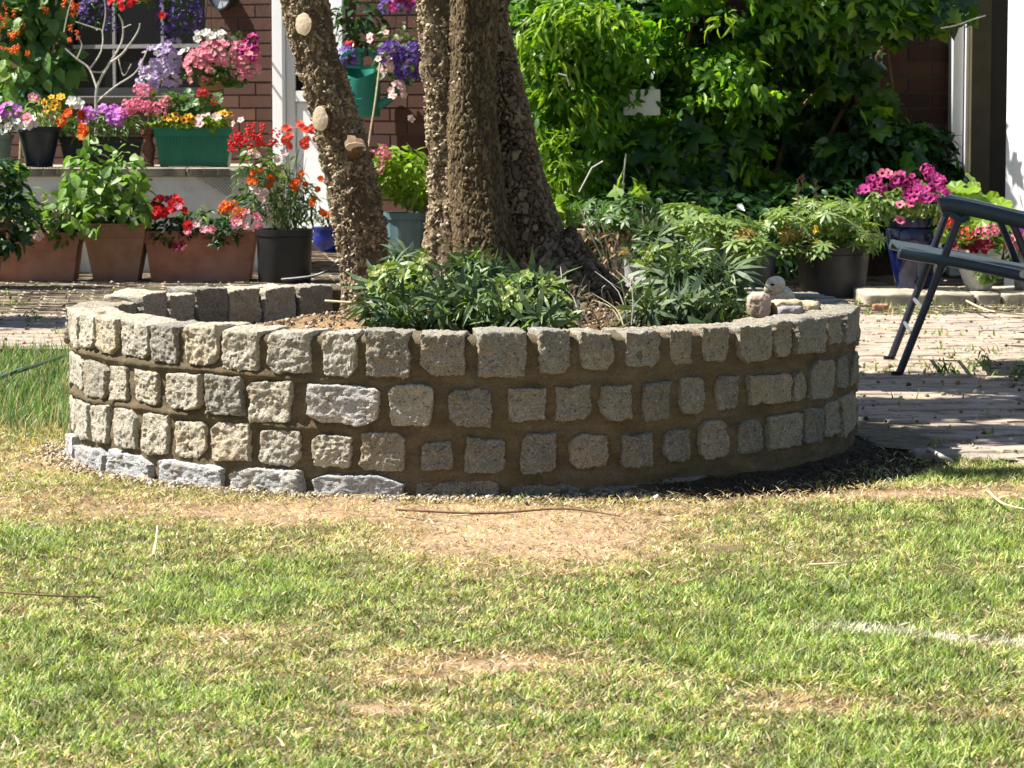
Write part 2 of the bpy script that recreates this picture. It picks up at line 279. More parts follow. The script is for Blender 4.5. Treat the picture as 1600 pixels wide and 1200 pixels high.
class MB:
    """collects simple shapes into one mesh"""
    def __init__(s): s.v = []; s.f = []; s.m = []
    def add(s, V, Fc, mi=0):
        b0 = len(s.v); s.v += [tuple(x) for x in V]; s.f += [tuple(i + b0 for i in f) for f in Fc]; s.m += [mi] * len(Fc)
    def box(s, x0, x1, y0, y1, z0, z1, mi=0, bev=0.0):
        if bev <= 0:
            V = [(x, y, z) for z in (z0, z1) for y in (y0, y1) for x in (x0, x1)]
            s.add(V, [(0, 2, 3, 1), (4, 5, 7, 6), (0, 1, 5, 4), (2, 6, 7, 3), (0, 4, 6, 2), (1, 3, 7, 5)], mi); return
        def ringv(z, e): return [(x0 + e, y0, z), (x1 - e, y0, z), (x1, y0 + e, z), (x1, y1 - e, z), (x1 - e, y1, z), (x0 + e, y1, z), (x0, y1 - e, z), (x0, y0 + e, z)]
        def inner(z): a = bev; return [(x0 + a, y0 + a, z)] * 0 + [(x0 + 2 * a, y0 + a, z), (x1 - 2 * a, y0 + a, z), (x1 - a, y0 + 2 * a, z), (x1 - a, y1 - 2 * a, z), (x1 - 2 * a, y1 - a, z), (x0 + 2 * a, y1 - a, z), (x0 + a, y1 - 2 * a, z), (x0 + a, y0 + 2 * a, z)]
        R = [inner(z0), ringv(z0 + bev, bev), ringv(z1 - bev, bev), inner(z1)]; V = sum(R, []); Fc = [tuple(range(7, -1, -1)), tuple(range(24, 32))]
        for k in range(3):
            for i in range(8): j = (i + 1) % 8; Fc.append((k * 8 + i, k * 8 + j, k * 8 + 8 + j, k * 8 + 8 + i))
        s.add(V, Fc, mi)
    def tube(s, pts, r, n=8, mi=0, caps=True):
        pts = [Vector(p) for p in pts]; rs = r if isinstance(r, (list, tuple)) else [r] * len(pts)
        t0 = (pts[1] - pts[0]).normalized(); a = t0.orthogonal().normalized(); V = []; Fc = []
        for i, p in enumerate(pts):
            t = (pts[min(i + 1, len(pts) - 1)] - pts[max(i - 1, 0)]).normalized(); a = (a - t * a.dot(t)).normalized(); b = t.cross(a)
            for k in range(n): q = 2 * math.pi * k / n; V.append(p + (a * math.cos(q) + b * math.sin(q)) * rs[i])
        for i in range(len(pts) - 1):
            for k in range(n): j = (k + 1) % n; Fc.append((i * n + k, i * n + j, (i + 1) * n + j, (i + 1) * n + k))
        if caps: Fc += [tuple(range(n - 1, -1, -1)), tuple(range((len(pts) - 1) * n, len(pts) * n))]
        s.add(V, Fc, mi)
    def lathe(s, prof, n=32, cx=0, cy=0, mi=0, ribs=0, amp=0.0):
        V = []; Fc = []
        for r, z in prof:
            for k in range(n):
                q = 2 * math.pi * k / n; rr = r * (1 + (amp if (ribs and (k * ribs // n) % 2) else 0)); V.append((cx + rr * math.cos(q), cy + rr * math.sin(q), z))
        for i in range(len(prof) - 1):
            for k in range(n): j = (k + 1) % n; Fc.append((i * n + k, i * n + j, (i + 1) * n + j, (i + 1) * n + k))
        if prof[0][0] > 1e-6: Fc.append(tuple(range(n - 1, -1, -1)))
        if prof[-1][0] > 1e-6: Fc.append(tuple(range((len(prof) - 1) * n, len(prof) * n)))
        s.add(V, Fc, mi)
    def frustum(s, w0, d0, z0, w1, d1, z1, mi=0):       # rectangular taper
        V = [(x * a / 2, y * b_ / 2, z) for a, b_, z in ((w0, d0, z0), (w1, d1, z1)) for x, y in ((-1, -1), (1, -1), (1, 1), (-1, 1))]
        s.add(V, [(3, 2, 1, 0), (4, 5, 6, 7), (0, 1, 5, 4), (1, 2, 6, 5), (2, 3, 7, 6), (3, 0, 4, 7)], mi)
    def build(s, name, mats, parent=None, smooth=False, kind=None, loc=None):
        me = bpy.data.meshes.new(name); me.from_pydata(s.v, [], s.f)
        for m in (mats if isinstance(mats, (list, tuple)) else [mats]): me.materials.append(MATS[m])
        me.polygons.foreach_set('material_index', s.m)
        if smooth:
            me.polygons.foreach_set('use_smooth', [True] * len(s.f)); me.update()
            try: me.set_sharp_from_angle(angle=math.radians(35))
            except Exception: pass
        me.update(); o = link(name, me, parent, loc)
        if kind: o['kind'] = kind
        return o
def curve_pts(pts, n=8):
    pts = [Vector(p) for p in pts]; out = []
    for i in range(len(pts) - 1):
        p0 = pts[max(i - 1, 0)]; p1 = pts[i]; p2 = pts[i + 1]; p3 = pts[min(i + 2, len(pts) - 1)]
        for k in range(n):
            t = k / n; out.append(0.5 * ((2 * p1) + (p2 - p0) * t + (2 * p0 - 5 * p1 + 4 * p2 - p3) * t * t + (3 * p1 - p0 - 3 * p2 + p3) * t ** 3))
    out.append(pts[-1]); return out
# ---------------------------------------------------------------- leaf and flower shapes (long axis +Y, face +Z)
def leaf_ovate(l=1, wd=0.5, droop=0.15, fold=0.12):
    ts = [0, 0.12, 0.38, 0.7, 1]; hw = [0, 0.30, 0.5, 0.34, 0]; V = []; Fc = []
    for t, h in zip(ts, hw):
        z = -droop * t * t; V += [(0, t * l, z)] if h == 0 else [(-h * wd, t * l, z + fold * h), (0, t * l, z), (h * wd, t * l, z + fold * h)]
    Fc = [(0, 2, 1), (0, 3, 2), (1, 2, 5, 4), (2, 3, 6, 5), (4, 5, 8, 7), (5, 6, 9, 8), (7, 8, 10), (8, 9, 10)]
    return V, Fc
def leaf_palmate(k, spread, l=1, wd=0.14, droop=0.5, stalk=0.0):
    V = []; Fc = []
    for i in range(k):
        a = math.radians(-spread / 2 + spread * i / (k - 1)); ln = l * (1 - 0.3 * abs(i - (k - 1) / 2) / (k / 2)); ca, sa = math.cos(a), math.sin(a); b0 = len(V)
        pts = [(0.0, 0.02), (0.3, 0.35), (0.62, 0.5), (1.0, 0.0)]
        for t, h in pts:
            y = t * ln; z = 0.1 * t - droop * t * t * ln * 0.5
            for sgn in ((-1, 1) if h else (0,)):
                x = sgn * h * wd; V.append((x * ca + y * sa, y * ca - x * sa, z))
        Fc += [(b0, b0 + 1, b0 + 3, b0 + 2), (b0 + 2, b0 + 3, b0 + 5, b0 + 4), (b0 + 4, b0 + 5, b0 + 6)]
    return V, Fc
def leaf_lobed(l=1):
    o = [(0, 0), (0.28, -0.08), (0.5, 0.12), (0.32, 0.3), (0.62, 0.5), (0.28, 0.58), (0.22, 0.74), (0, 1.05), (-0.22, 0.74), (-0.28, 0.58), (-0.62, 0.5), (-0.32, 0.3), (-0.5, 0.12), (-0.28, -0.08)]
    V = [(0, 0.35, 0.06)] + [(x * l, y * l, -0.12 * (x * x + y * y)) for x, y in o]; k = len(o)
    return V, [(0, 1 + (i + 1) % k, 1 + i) for i in range(k)]
def leaf_round(l=1):
    k = 14; V = [(0, 0.5, 0)]
    for i in range(k):
        a = 2 * math.pi * i / k - math.pi / 2; r = 0.5 if i else 0.25; r *= 1 if i % 2 else 0.93; V.append((math.cos(a) * r, 0.5 + math.sin(a) * r, 0.08 + (0.05 if i % 2 else -0.02)))
    return V, [(0, 1 + i, 1 + (i + 1) % k) for i in range(k)]
def fl_petunia():
    V = [(0, 0, -0.25)]; k = 15
    for i in range(k): a = 2 * math.pi * i / k; V.append((0.16 * math.cos(a), 0.16 * math.sin(a), -0.02))
    for i in range(k): a = 2 * math.pi * i / k; r = (0.5, 0.47, 0.38)[i % 3]; V.append((r * math.cos(a), r * math.sin(a), 0.05 + 0.04 * math.sin(i * 2.4)))
    Fc = [(0, 1 + i, 1 + (i + 1) % k) for i in range(k)] + [(1 + i, 1 + k + i, 1 + k + (i + 1) % k, 1 + (i + 1) % k) for i in range(k)]
    return V, Fc, [1] * k + [0] * k
def fl_cluster(nf=11, seed=1, r=0.5, fr=0.2):
    rr = random.Random(seed); V = []; Fc = []; M = []
    for j in range(nf):
        u = (j + 0.5) / nf; th = 2.4 * j; ph = math.acos(1 - 1.25 * u); d = Vector((math.sin(ph) * math.cos(th), math.sin(ph) * math.sin(th), math.cos(ph)))
        a = d.orthogonal().normalized(); a.rotate(Quaternion(d, rr.random() * 6)); b_ = d.cross(a); c0 = d * r * rr.uniform(0.75, 1.0); b0 = len(V); V.append(c0 - d * 0.03)
        for i in range(10): q = 2 * math.pi * i / 10; q2 = fr * (1 if i % 2 else 0.55); V.append(c0 + (a * math.cos(q) + b_ * math.sin(q)) * q2 + d * 0.03)
        Fc += [(b0, b0 + 1 + i, b0 + 1 + (i + 1) % 10) for i in range(10)]; M += [0] * 10
    return V, Fc, M
def fl_pom(seed=1):
    V = []; Fc = []; M = []; rr = random.Random(seed)
    for ring, (cnt, R, z, tilt) in enumerate(((9, 0.5, 0.0, 0.0), (8, 0.38, 0.1, 0.15), (6, 0.22, 0.18, 0.25))):
        for i in range(cnt):
            a = 2 * math.pi * (i + ring * 0.4) / cnt + rr.uniform(-.1, .1); ca, sa = math.cos(a), math.sin(a); h = 2.6 * R / cnt; b0 = len(V)
            V += [(0, 0, z - 0.05), (ca * R * .8 - sa * h, sa * R * .8 + ca * h, z + tilt * .7), (ca * R, sa * R, z + tilt), (ca * R * .8 + sa * h, sa * R * .8 - ca * h, z + tilt * .7)]
            Fc.append((b0, b0 + 3, b0 + 2, b0 + 1)); M.append(0)
    return V, Fc, M
def fl_small(k=5):
    V = [(0, 0, 0)]; Fc = []
    for i in range(k * 2): a = math.pi * i / k; r = 0.5 if i % 2 == 0 else 0.2; V.append((r * math.cos(a), r * math.sin(a), 0.08))
    return V, [(0, 1 + i, 1 + (i + 1) % (2 * k)) for i in range(2 * k)], [0] * (2 * k)
def fl_bell():                                          # drooping florets on a short spike
    V = []; Fc = []; M = []
    for j in range(7):
        a = j * 2.4; x, y, z = 0.16 * math.cos(a), 0.16 * math.sin(a), 0.7 - j * 0.2; b0 = len(V); V.append((x, y, z))
        for i in range(6): q = math.pi * i / 3; V.append((x + 0.17 * math.cos(q), y + 0.17 * math.sin(q), z - 0.15))
        Fc += [(b0, b0 + 1 + i, b0 + 1 + (i + 1) % 6) for i in range(6)]; M += [0] * 6
    return V, Fc, M
TM = {'ovate': leaf_ovate(), 'narrow': leaf_ovate(1, 0.22, 0.35), 'wide': leaf_ovate(1, 0.75, 0.2), 'hellebore': leaf_palmate(7, 230, 1, 0.15, 0.75),
      'lupin': leaf_palmate(8, 300, 0.8, 0.17, 0.5), 'lobed': leaf_lobed(), 'round': leaf_round(),
      'petunia': fl_petunia(), 'cluster': fl_cluster(), 'pom': fl_pom(), 'small': fl_small(), 'bell': fl_bell()}
TM['chip'] = ([(-.3, 0, -.1), (.3, 0, -.1), (.38, .5, 0), (.15, 1, .12), (-.25, .9, .05), (-.36, .45, 0), (-.2, .1, -.3), (.25, .1, -.3), (.3, .5, -.25), (-.3, .5, -.25)], [(0, 1, 2, 5), (5, 2, 3, 4), (6, 9, 8, 7), (0, 5, 9, 6), (1, 7, 8, 2), (8, 9, 4, 3)])
TCACHE = {}
def tmesh(t, mats):
    key = (t, tuple(mats))
    if key not in TCACHE:
        T = TM[t]; me = bpy.data.meshes.new(t); me.from_pydata(T[0], [], T[1])
        for m in mats: me.materials.append(MATS[m])
        if len(T) > 2: me.polygons.foreach_set('material_index', T[2])
        me.update(); TCACHE[key] = me
    return TCACHE[key]
def frames(N, D):
    """rotation matrices with Z=N, Y towards D"""
    N = N / np.maximum(np.linalg.norm(N, axis=1, keepdims=True), 1e-9); D = D - N * (D * N).sum(1, keepdims=True)
    D = D / np.maximum(np.linalg.norm(D, axis=1, keepdims=True), 1e-9); X = np.cross(D, N)
    return np.stack([X, D, N], 2)
def joined(name, t, mats, pos, R, s, root, kind='stuff', off=None):
    T = TM[t]; V = np.array(T[0], dtype=np.float64); n = len(pos)
    W = np.einsum('nij,vj->nvi', R, V) * s[:, None, None] + pos[:, None, :]
    if off is not None: W = W - np.asarray(off)
    k = len(V); base = (np.arange(n) * k)[:, None, None]; faces = []; mi = []
    for c in (3, 4):
        ff = [f for f in T[1] if len(f) == c]
        if ff: faces.append((np.array(ff)[None] + base).reshape(-1, c)); mi.append(np.tile([T[2][j] for j, f in enumerate(T[1]) if len(f) == c] if len(T) > 2 else [0] * len(ff), n))
    me = npmesh(name, W.reshape(-1, 3), faces, mats, mi=np.concatenate(mi)); o = link(name, me, root)
    if kind: o['kind'] = kind
    return o
def place(root, t, mats, pos, R, s, n_ind, name='leaf', rest='foliage', label=None):
    """the n_ind pieces nearest the camera as parts of their own, the others as one part"""
    mats = [mats] if isinstance(mats, str) else mats; off = np.array(root.location)
    px, py = PX(pos[:, 0], pos[:, 1], pos[:, 2]); vis = (px > -15) & (px < 1615) & (py > -15) & (py < 1215)
    order = np.argsort(pos[:, 1] - 100 * vis - s * 2); ni = min(n_ind, len(pos), int(vis.sum())); me = tmesh(t, mats)
    for i in order[:ni]:
        o = bpy.data.objects.new(name, me); COL.objects.link(o); o.parent = root
        M = Matrix(((R[i] * s[i])).tolist()).to_4x4(); M.translation = Vector(pos[i] - off); o.matrix_basis = M
        if label: o['label'] = label
    if ni < len(pos):
        r = order[ni:]; joined(rest, t, mats, pos[r], R[r], s[r], root, off=off)
def blob_pts(n, blobs, seed, shell=0.35):
    """blobs: (px, py, depth, half width px, half height px, half depth m)"""
    g = np.random.default_rng(seed); wts = np.array([b[3] * b[4] for b in blobs], float); idx = g.choice(len(blobs), n, p=wts / wts.sum())
    u = g.normal(size=(n, 3)); u /= np.linalg.norm(u, axis=1, keepdims=True); r = shell + (1 - shell) * g.random(n) ** 0.5
    C = np.array([list(P(b[0], b[1], b[2])) for b in blobs]); S = np.array([[b[3] * b[2] / F, b[5], b[4] * b[2] / F] for b in blobs])
    return C[idx] + u * r[:, None] * S[idx], u, g
def orient(u, g, up=0.7, out=0.6, rn=0.5, droop=0.3, face=0.0):
    N = u * out + np.array([0, 0, up]) + g.normal(size=u.shape) * rn; N[:, 1] -= face
    D = u * np.array([1, 1, 0.4]) + g.normal(size=u.shape) * 0.5; D[:, 2] -= droop
    return frames(N, D)
def leaves(root, t, mat, blobs, n, size, seed, n_ind=0, up=0.7, out=0.6, rn=0.5, droop=0.3, face=0.0, shell=0.35, var=0.35, minz=None, keep=None, name='leaf', rest='foliage', label=None):
    pos, u, g = blob_pts(n, blobs, seed, shell); R = orient(u, g, up, out, rn, droop, face); s = size * (1 + var * (g.random(len(pos)) * 2 - 1))
    k = np.ones(len(pos), bool)
    if minz is not None: k &= pos[:, 2] > minz
    if keep is not None: k &= keep(pos)
    place(root, t, mat, pos[k], R[k], s[k], n_ind, name, rest, label)
def flowers(root, t, mats, blobs, n, size, seed, n_ind=200, face=0.8, up=0.5, name='flower', label=None, shell=0.85):
    pos, u, g = blob_pts(n * 3, blobs, seed, shell); k = (u[:, 1] < 0.25) & (u[:, 2] > -0.75); pos = pos[k][:n]; u = u[k][:n]
    N = u * 0.5 + np.array([0, -face, up]) + g.normal(size=u.shape) * 0.25; R = frames(N, g.normal(size=u.shape)); s = size * (0.8 + 0.4 * g.random(len(pos)))
    place(root, t, mats, pos, R, s, n_ind, name, name + '_mass', label)
def stems(root, base, blobs, n, r, mat, seed, name='stem'):
    pos, u, g = blob_pts(n, blobs, seed, 0.2); mb = MB(); off = Vector(root.location)
    for p in pos:
        p = Vector(p); b0 = Vector(base) + Vector((g.normal() * 0.02, g.normal() * 0.02, 0)); mid = (b0 + p) / 2 + Vector((g.normal() * .02, g.normal() * .02, 0.03))
        mb.tube([q - off for q in curve_pts([b0, mid, p], 3)], [r] * 4 + [r * .8, r * .7, r * .5], 4)
    return mb.build(name, mat, root, kind='stuff')
# ================================================================ THE RING WALL
RC = (-0.115, 7.30); RO = 0.945; TH = 0.115; WH = 0.352
def on_ring(px, py, R=RO, far=False):
    r = ray(px, py); ox, oy = -RC[0], -RC[1]; a = r.x ** 2 + r.y ** 2; b_ = 2 * (ox * r.x + oy * r.y); c = ox * ox + oy * oy - R * R; D = b_ * b_ - 4 * a * c
    if D < 0: t = -b_ / (2 * a)
    else: t = (-b_ + (1 if far else -1) * math.sqrt(D)) / (2 * a)
    p = Vector((0, 0, CH)) + r * t
    return math.atan2(p.x - RC[0], -(p.y - RC[1])), p.z          # angle 0 faces the camera, + to the right
def surf_lattice(nx, ny, nz):
    ids = {}; V = []; Fc = []
    def vid(i, j, k):
        if (i, j, k) not in ids: ids[(i, j, k)] = len(V); V.append((2 * i / nx - 1, 2 * j / ny - 1, 2 * k / nz - 1))
        return ids[(i, j, k)]
    for k in (0, nz):
        for i in range(nx):
            for j in range(ny): q = [vid(i, j, k), vid(i + 1, j, k), vid(i + 1, j + 1, k), vid(i, j + 1, k)]; Fc.append(q if k else q[::-1])
    for j in (0, ny):
        for i in range(nx):
            for k in range(nz): q = [vid(i, j, k), vid(i + 1, j, k), vid(i + 1, j, k + 1), vid(i, j, k + 1)]; Fc.append(q[::-1] if j else q)
    for i in (0, nx):
        for j in range(ny):
            for k in range(nz): q = [vid(i, j, k), vid(i, j + 1, k), vid(i, j + 1, k + 1), vid(i, j, k + 1)]; Fc.append(q if i else q[::-1])
    return np.array(V), np.array(Fc)
LAT_HI = surf_lattice(28, 8, 28); LAT_LO = surf_lattice(9, 5, 9)
def rock_verts(L, hx, hy, hz, r, seed, a1=0.006, a2=0.0045):
    H = np.array([hx, hy, hz]); Pn = L[0] * H; I = np.clip(Pn, -(H - r), H - r); D = Pn - I; ln = np.linalg.norm(D, axis=1, keepdims=True); Pn = I + D / np.maximum(ln, 1e-9) * r
    o = seed * 3.7
    for ax in range(3): Pn[:, ax] += (fbm(Pn * 22 + o + ax * 31, 3, 2) - 0.5) * 2.6 * a1
    nrm = L[0] / np.abs(L[0]).max(1, keepdims=True); nrm = nrm * (np.abs(nrm) > 0.8); nrm /= np.maximum(np.linalg.norm(nrm, axis=1, keepdims=True), 1e-9)
    f1, f2, idv = worley(Pn * 120 + o + fbm(Pn * 90 + o, 8, 2)[:, None], 11); d = (fbm(Pn * 50 + o, 5, 4) - 0.5) * 2.2 * a2 + (idv - 0.5) * a2 * 0.9 + (0.5 - f1) * a2 * 0.45 + (fbm(Pn * 230 + o, 6, 2) - 0.5) * a2 * 0.9
    return Pn + nrm * d[:, None]
wall = empty('stone_planter_wall', (RC[0], RC[1], 0)); tag(wall, 'circular raised bed wall of granite setts in sandy mortar round the trees on the lawn', 'raised bed wall')
SETTS = []
def add_stone(a0, a1, z0, z1, seed, mat, proud=0.008, L=LAT_HI, inn=None, tilt=None):
    am = (a0 + a1) / 2; hw = max(0.012, RO * abs(a1 - a0) / 2 - 0.0015); inner = RO - (inn or TH) + 0.004; ro = RO + proud
    hy = (ro - inner) / 2; hz = (z1 - z0) / 2; V = rock_verts(L, hw, hy, hz, min(0.0055, hw * 0.4, hz * 0.4), seed, 0.0042, 0.0042)
    V[:, 2] += V[:, 0] * random.uniform(-0.07, 0.07)
    for cx_, cz_ in ((1, -1), (-1, -1), (1, 1), (-1, 1)):
        if random.random() < 0.4 and hw > .02 and not (cz_ > 0 and z1 > .34):
            cut = random.uniform(.94, 1.2); q = (V[:, 0] * cx_ / hw + V[:, 2] * cz_ / hz) / 1.55; over = np.maximum(q - cut, 0); V[:, 0] -= cx_ * over * hw * .75; V[:, 2] -= cz_ * over * hz * .75; V[:, 1] += over * .012
    V[:, 0] *= 1 + V[:, 2] * random.uniform(-0.9, 0.9)
    V[:, 1] += (ro + inner) / 2 * -1                     # local -y is outward
    me = npmesh('stone', V, [L[1]], mat, smooth=True)
    try: me.set_sharp_from_angle(angle=math.radians(50))
    except Exception: pass
    o = link('stone', me, wall, (0, 0, (z0 + z1) / 2)); o.rotation_euler = (0, 0, am); SETTS.append((a0, a1, z0, z1)); return o
ROW1 = [(113,127,472,540),(129,152,484,543),(156,187,493,552),(193,232,499,558),(240,278,503,567),(291,342,507,570),(348,407,508,579),(419,488,510,583),(503,558,517,588),(570,642,518,590),(656,730,520,588),(745,822,520,590),(840,893,520,583),(904,959,515,579),(975,1032,510,573),(1044,1081,506,570),(1096,1138,502,564),(1150,1201,497,565),(1206,1231,492,557),(1238,1284,488,552),(1290,1312,483,537),(1318,1337,480,535),(1339,1345,478,525)]
ROW2 = [(111,117,552,597),(120,134,560,605),(138,169,565,623),(176,202,572,627),(213,250,579,631),(261,316,583,640),(323,383,585,650),(389,458,595,660),(481,594,602,663),(606,676,602,665),(700,770,608,667),(792,853,605,657),(866,924,602,658),(937,988,601,657),(1001,1046,598,658),(1059,1102,588,649),(1115,1155,587,641),(1167,1232,584,630),(1235,1253,582,627),(1264,1301,562,623),(1306,1323,557,606),(1328,1341,550,600)]
ROW3 = [(109,121,622,668),(123,144,627,685),(147,172,633,692),(182,217,638,700),(224,267,646,710),(275,323,658,715),(331,392,658,720),(405,472,672,728),(488,551,680,730),(561,635,675,735),(656,707,687,735),(726,791,685,739),(811,870,678,739),(889,948,680,733),(968,1019,677,731),(1036,1077,671,723),(1090,1135,656,716),(1149,1191,656,709),(1198,1252,647,700),(1254,1283,638,694),(1288,1309,628,680),(1311,1331,615,678)]
ROW4 = [(112,124,680,716),(128,170,700,737),(176,240,708,752),(256,353,724,768),(364,476,732,776),(489,633,742,790),(648,780,752,792),(795,905,757,792),(918,1010,758,790),(1030,1120,745,785)]
sd = 0
for row, boxes in enumerate((ROW1, ROW2, ROW3, ROW4)):
    for (x0, x1, y0, y1) in boxes:
        sd += 1; a0, zt0 = on_ring(x0, y0); a1, zt1 = on_ring(x1, y0); am, zt = on_ring((x0 + x1) / 2, y0); _, zb = on_ring((x0 + x1) / 2, y1)
        if row == 0: zt = WH + random.uniform(-0.004, 0.004)
        if row == 3: zb = min(zb, -0.02); mat = 'base_granite' if x0 < 640 else 'sett_grey_shaded'  # right foot setts darkened to paint the shade there
        else: mat = 'base_granite' if (row == 1 and x0 == 481) else (('sett_lit' if random.random() < 0.75 else 'sett_granite') if x0 < 650 else ('sett_granite' if row == 0 or (random.random() < (0.7 if x0 < 650 else 0.35)) else 'sett_grey_shaded'))  # sun and shade painted by sett tone: lighter left, greyer right
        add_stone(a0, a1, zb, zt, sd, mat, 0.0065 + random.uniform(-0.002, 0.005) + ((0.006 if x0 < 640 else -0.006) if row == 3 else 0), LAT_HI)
# inner faces seen across the bed (far side), then the rest of the ring
for (x0, x1) in ((184, 221), (228, 263), (270, 306), (313, 358), (362, 410), (416, 464), (470, 522)):
    a0, _ = on_ring(x0, 465, RO - TH, True); a1, _ = on_ring(x1, 465, RO - TH, True); sd += 1
    if a0 < 0: a0 += 2 * math.pi
    if a1 < 0: a1 += 2 * math.pi
    a0, a1 = min(a0, a1), max(a0, a1); add_stone(a0 + .004, a1 - .004, WH - 0.1, WH + random.uniform(-0.004, 0.01), sd, 'sett_lit' if sd % 3 else 'sett_granite', 0.006, LAT_HI)
    BA0 = a1 if x0 == 184 else BA0; BA1 = a0
aR = max(s[1] for s in SETTS if s[3] > 0.3 and s[1] < 3) + 0.02; aL = min(s[0] for s in SETTS if s[0] > -3 and s[0] < 0) - 0.015
def fill(a_from, a_to, z0, z1):
    global sd
    a = a_from
    while a < a_to - 0.03:
        wd = random.uniform(0.07, 0.10); wd = min(wd, a_to - a - 0.01); sd += 1
        add_stone(a, a + wd, z0 + random.uniform(-.004, .004), z1 + random.uniform(-.004, .006), sd, 'sett_granite' if sd % 2 else 'sett_grey_shaded', 0.008, LAT_LO); a += wd + random.uniform(0.016, 0.026)
fill(aR, BA1 - 0.012, WH - 0.1, WH); fill(BA0 + 0.012, 2 * math.pi + aL, WH - 0.1, WH)
for z0, z1 in ((0.145, 0.232), (0.04, 0.122)): fill(aR, 2 * math.pi + aL, z0, z1)
# mortar body
NA = 900; prof = [(RO - 0.0025, -0.08)] + [(RO - 0.0025, z) for z in np.linspace(0.0, WH - 0.02, 50)] + [(RO - 0.013, WH - 0.012), (RO - 0.03, WH - 0.008), (RO - 0.05, WH - 0.005), (RO - 0.065, WH - 0.007), (RO - 0.08, WH - 0.010), (RO - TH + 0.028, WH - 0.022)] + [(RO - TH + 0.032, z) for z in np.linspace(WH - 0.03, 0.15, 14)]
pr = np.array(prof); ang = np.linspace(0, 2 * np.pi, NA, endpoint=False); A, Rr = np.meshgrid(ang, pr[:, 0], indexing='ij'); _, Z = np.meshgrid(ang, pr[:, 1], indexing='ij')
Pm = np.stack([Rr * np.sin(A), -Rr * np.cos(A), Z], 2).reshape(-1, 3); outward = np.stack([np.sin(A), -np.cos(A), 0 * A], 2).reshape(-1, 3)
sgn = np.where(Rr.reshape(-1) > RO - 0.02, 1.0, np.where(Rr.reshape(-1) < RO - TH + 0.04, -1.0, 0.0))
dn = (fbm(Pm * 14, 1, 3) - 0.5) * 0.016 + (fbm(Pm * 70, 2, 3) - 0.5) * 0.009 + (fbm(Pm * 200, 12, 2) - 0.5) * 0.004
# struck joints: the bed of mortar under each course swells into a ledge on the sunny left side
Zf = Z.reshape(-1); Af = A.reshape(-1); Aw = np.where(Af > np.pi, Af - 2 * np.pi, Af)
def joint(upper, lower):
    def zs(rows, top): return zip(*sorted((on_ring((b_[0] + b_[1]) / 2, b_[3] if not top else b_[2])) for b_ in rows if b_[0] > 125 and b_[1] < 1300))
    au, zu = zs(upper, False); al, zl = zs(lower, True); aq = np.linspace(-1.4, 1.2, 80)
    zj = (np.interp(aq, au, zu) * .5 + np.interp(aq, al, zl) * .5); return np.interp(Aw, aq, np.convolve(np.pad(zj, 3, mode='edge'), np.ones(7) / 7, 'valid'))
jz1 = joint(ROW1, ROW2); jz2 = joint(ROW2, ROW3)
ledge = 0.011 * (np.exp(-((Zf - jz1) / 0.008) ** 2) + np.exp(-((Zf - jz2) / 0.007) ** 2)) * sstep(-Aw, 0.0, 0.6)
dn = dn + np.where(sgn > 0, ledge, 0)
Pm += outward * (sgn * dn)[:, None]; Pm[:, 2] += np.where(sgn == 0, (fbm(Pm * 30, 6, 3) - 0.5) * 0.022, 0)
npf = len(prof); i0 = np.arange(NA)[:, None] * npf; j0 = np.arange(npf - 1)[None]; i1 = ((np.arange(NA) + 1) % NA)[:, None] * npf
Q = np.stack([i0 + j0, i1 + j0, i1 + j0 + 1, i0 + j0 + 1], 2).reshape(-1, 4)
link('mortar', npmesh('mortar', Pm, [Q], 'mortar', smooth=True), wall)
# bed soil
def soil_z(x, y):
    dx = x - RC[0]; dy = y - RC[1]
    return 0.245 + 0.085 * np.exp(-((dx - 0.25) ** 2 / 0.5 + (dy + 0.0) ** 2 / 0.45)) + 0.03 * np.exp(-((dx + 0.3) ** 2 + (dy - 0.2) ** 2) / 0.05) + 0.05 * np.exp(-((dx - 0.72) ** 2 + (dy + 0.22) ** 2) / 0.02)
nr, na = 60, 160; rr = np.linspace(0, RO - TH + 0.02, nr); aa = np.linspace(0, 2 * np.pi, na, endpoint=False); A2, R2 = np.meshgrid(aa, rr, indexing='ij')
X = RC[0] + R2 * np.sin(A2); Y = RC[1] - R2 * np.cos(A2); S3 = np.stack([X, Y, X * 0], 2).reshape(-1, 3); zz = soil_z(S3[:, 0], S3[:, 1]) + (fbm(S3 * 22, 4, 4) - 0.5) * 0.035; S3[:, 2] = zz
t = fbm(S3 * 9, 8, 3)[:, None]; sand = np.exp(-((S3[:, 0] + 0.42) ** 2 + (S3[:, 1] - 7.25) ** 2) / 0.06)[:, None]
colr = np.array([0.07, 0.045, 0.025]) * (1 - t) + np.array([0.16, 0.10, 0.055]) * t; colr = colr * (1 - sand * .8) + np.array([0.36, 0.24, 0.13]) * sand * .95
q0 = np.arange(na)[:, None] * nr; q1 = ((np.arange(na) + 1) % na)[:, None] * nr; j = np.arange(nr - 1)[None]; Q = np.stack([q0 + j, q1 + j, q1 + j + 1, q0 + j + 1], 2).reshape(-1, 4)
tag(link('bed_soil', npmesh('bed_soil', S3, [Q], 'bed_soil', True, colr)), kind='structure')
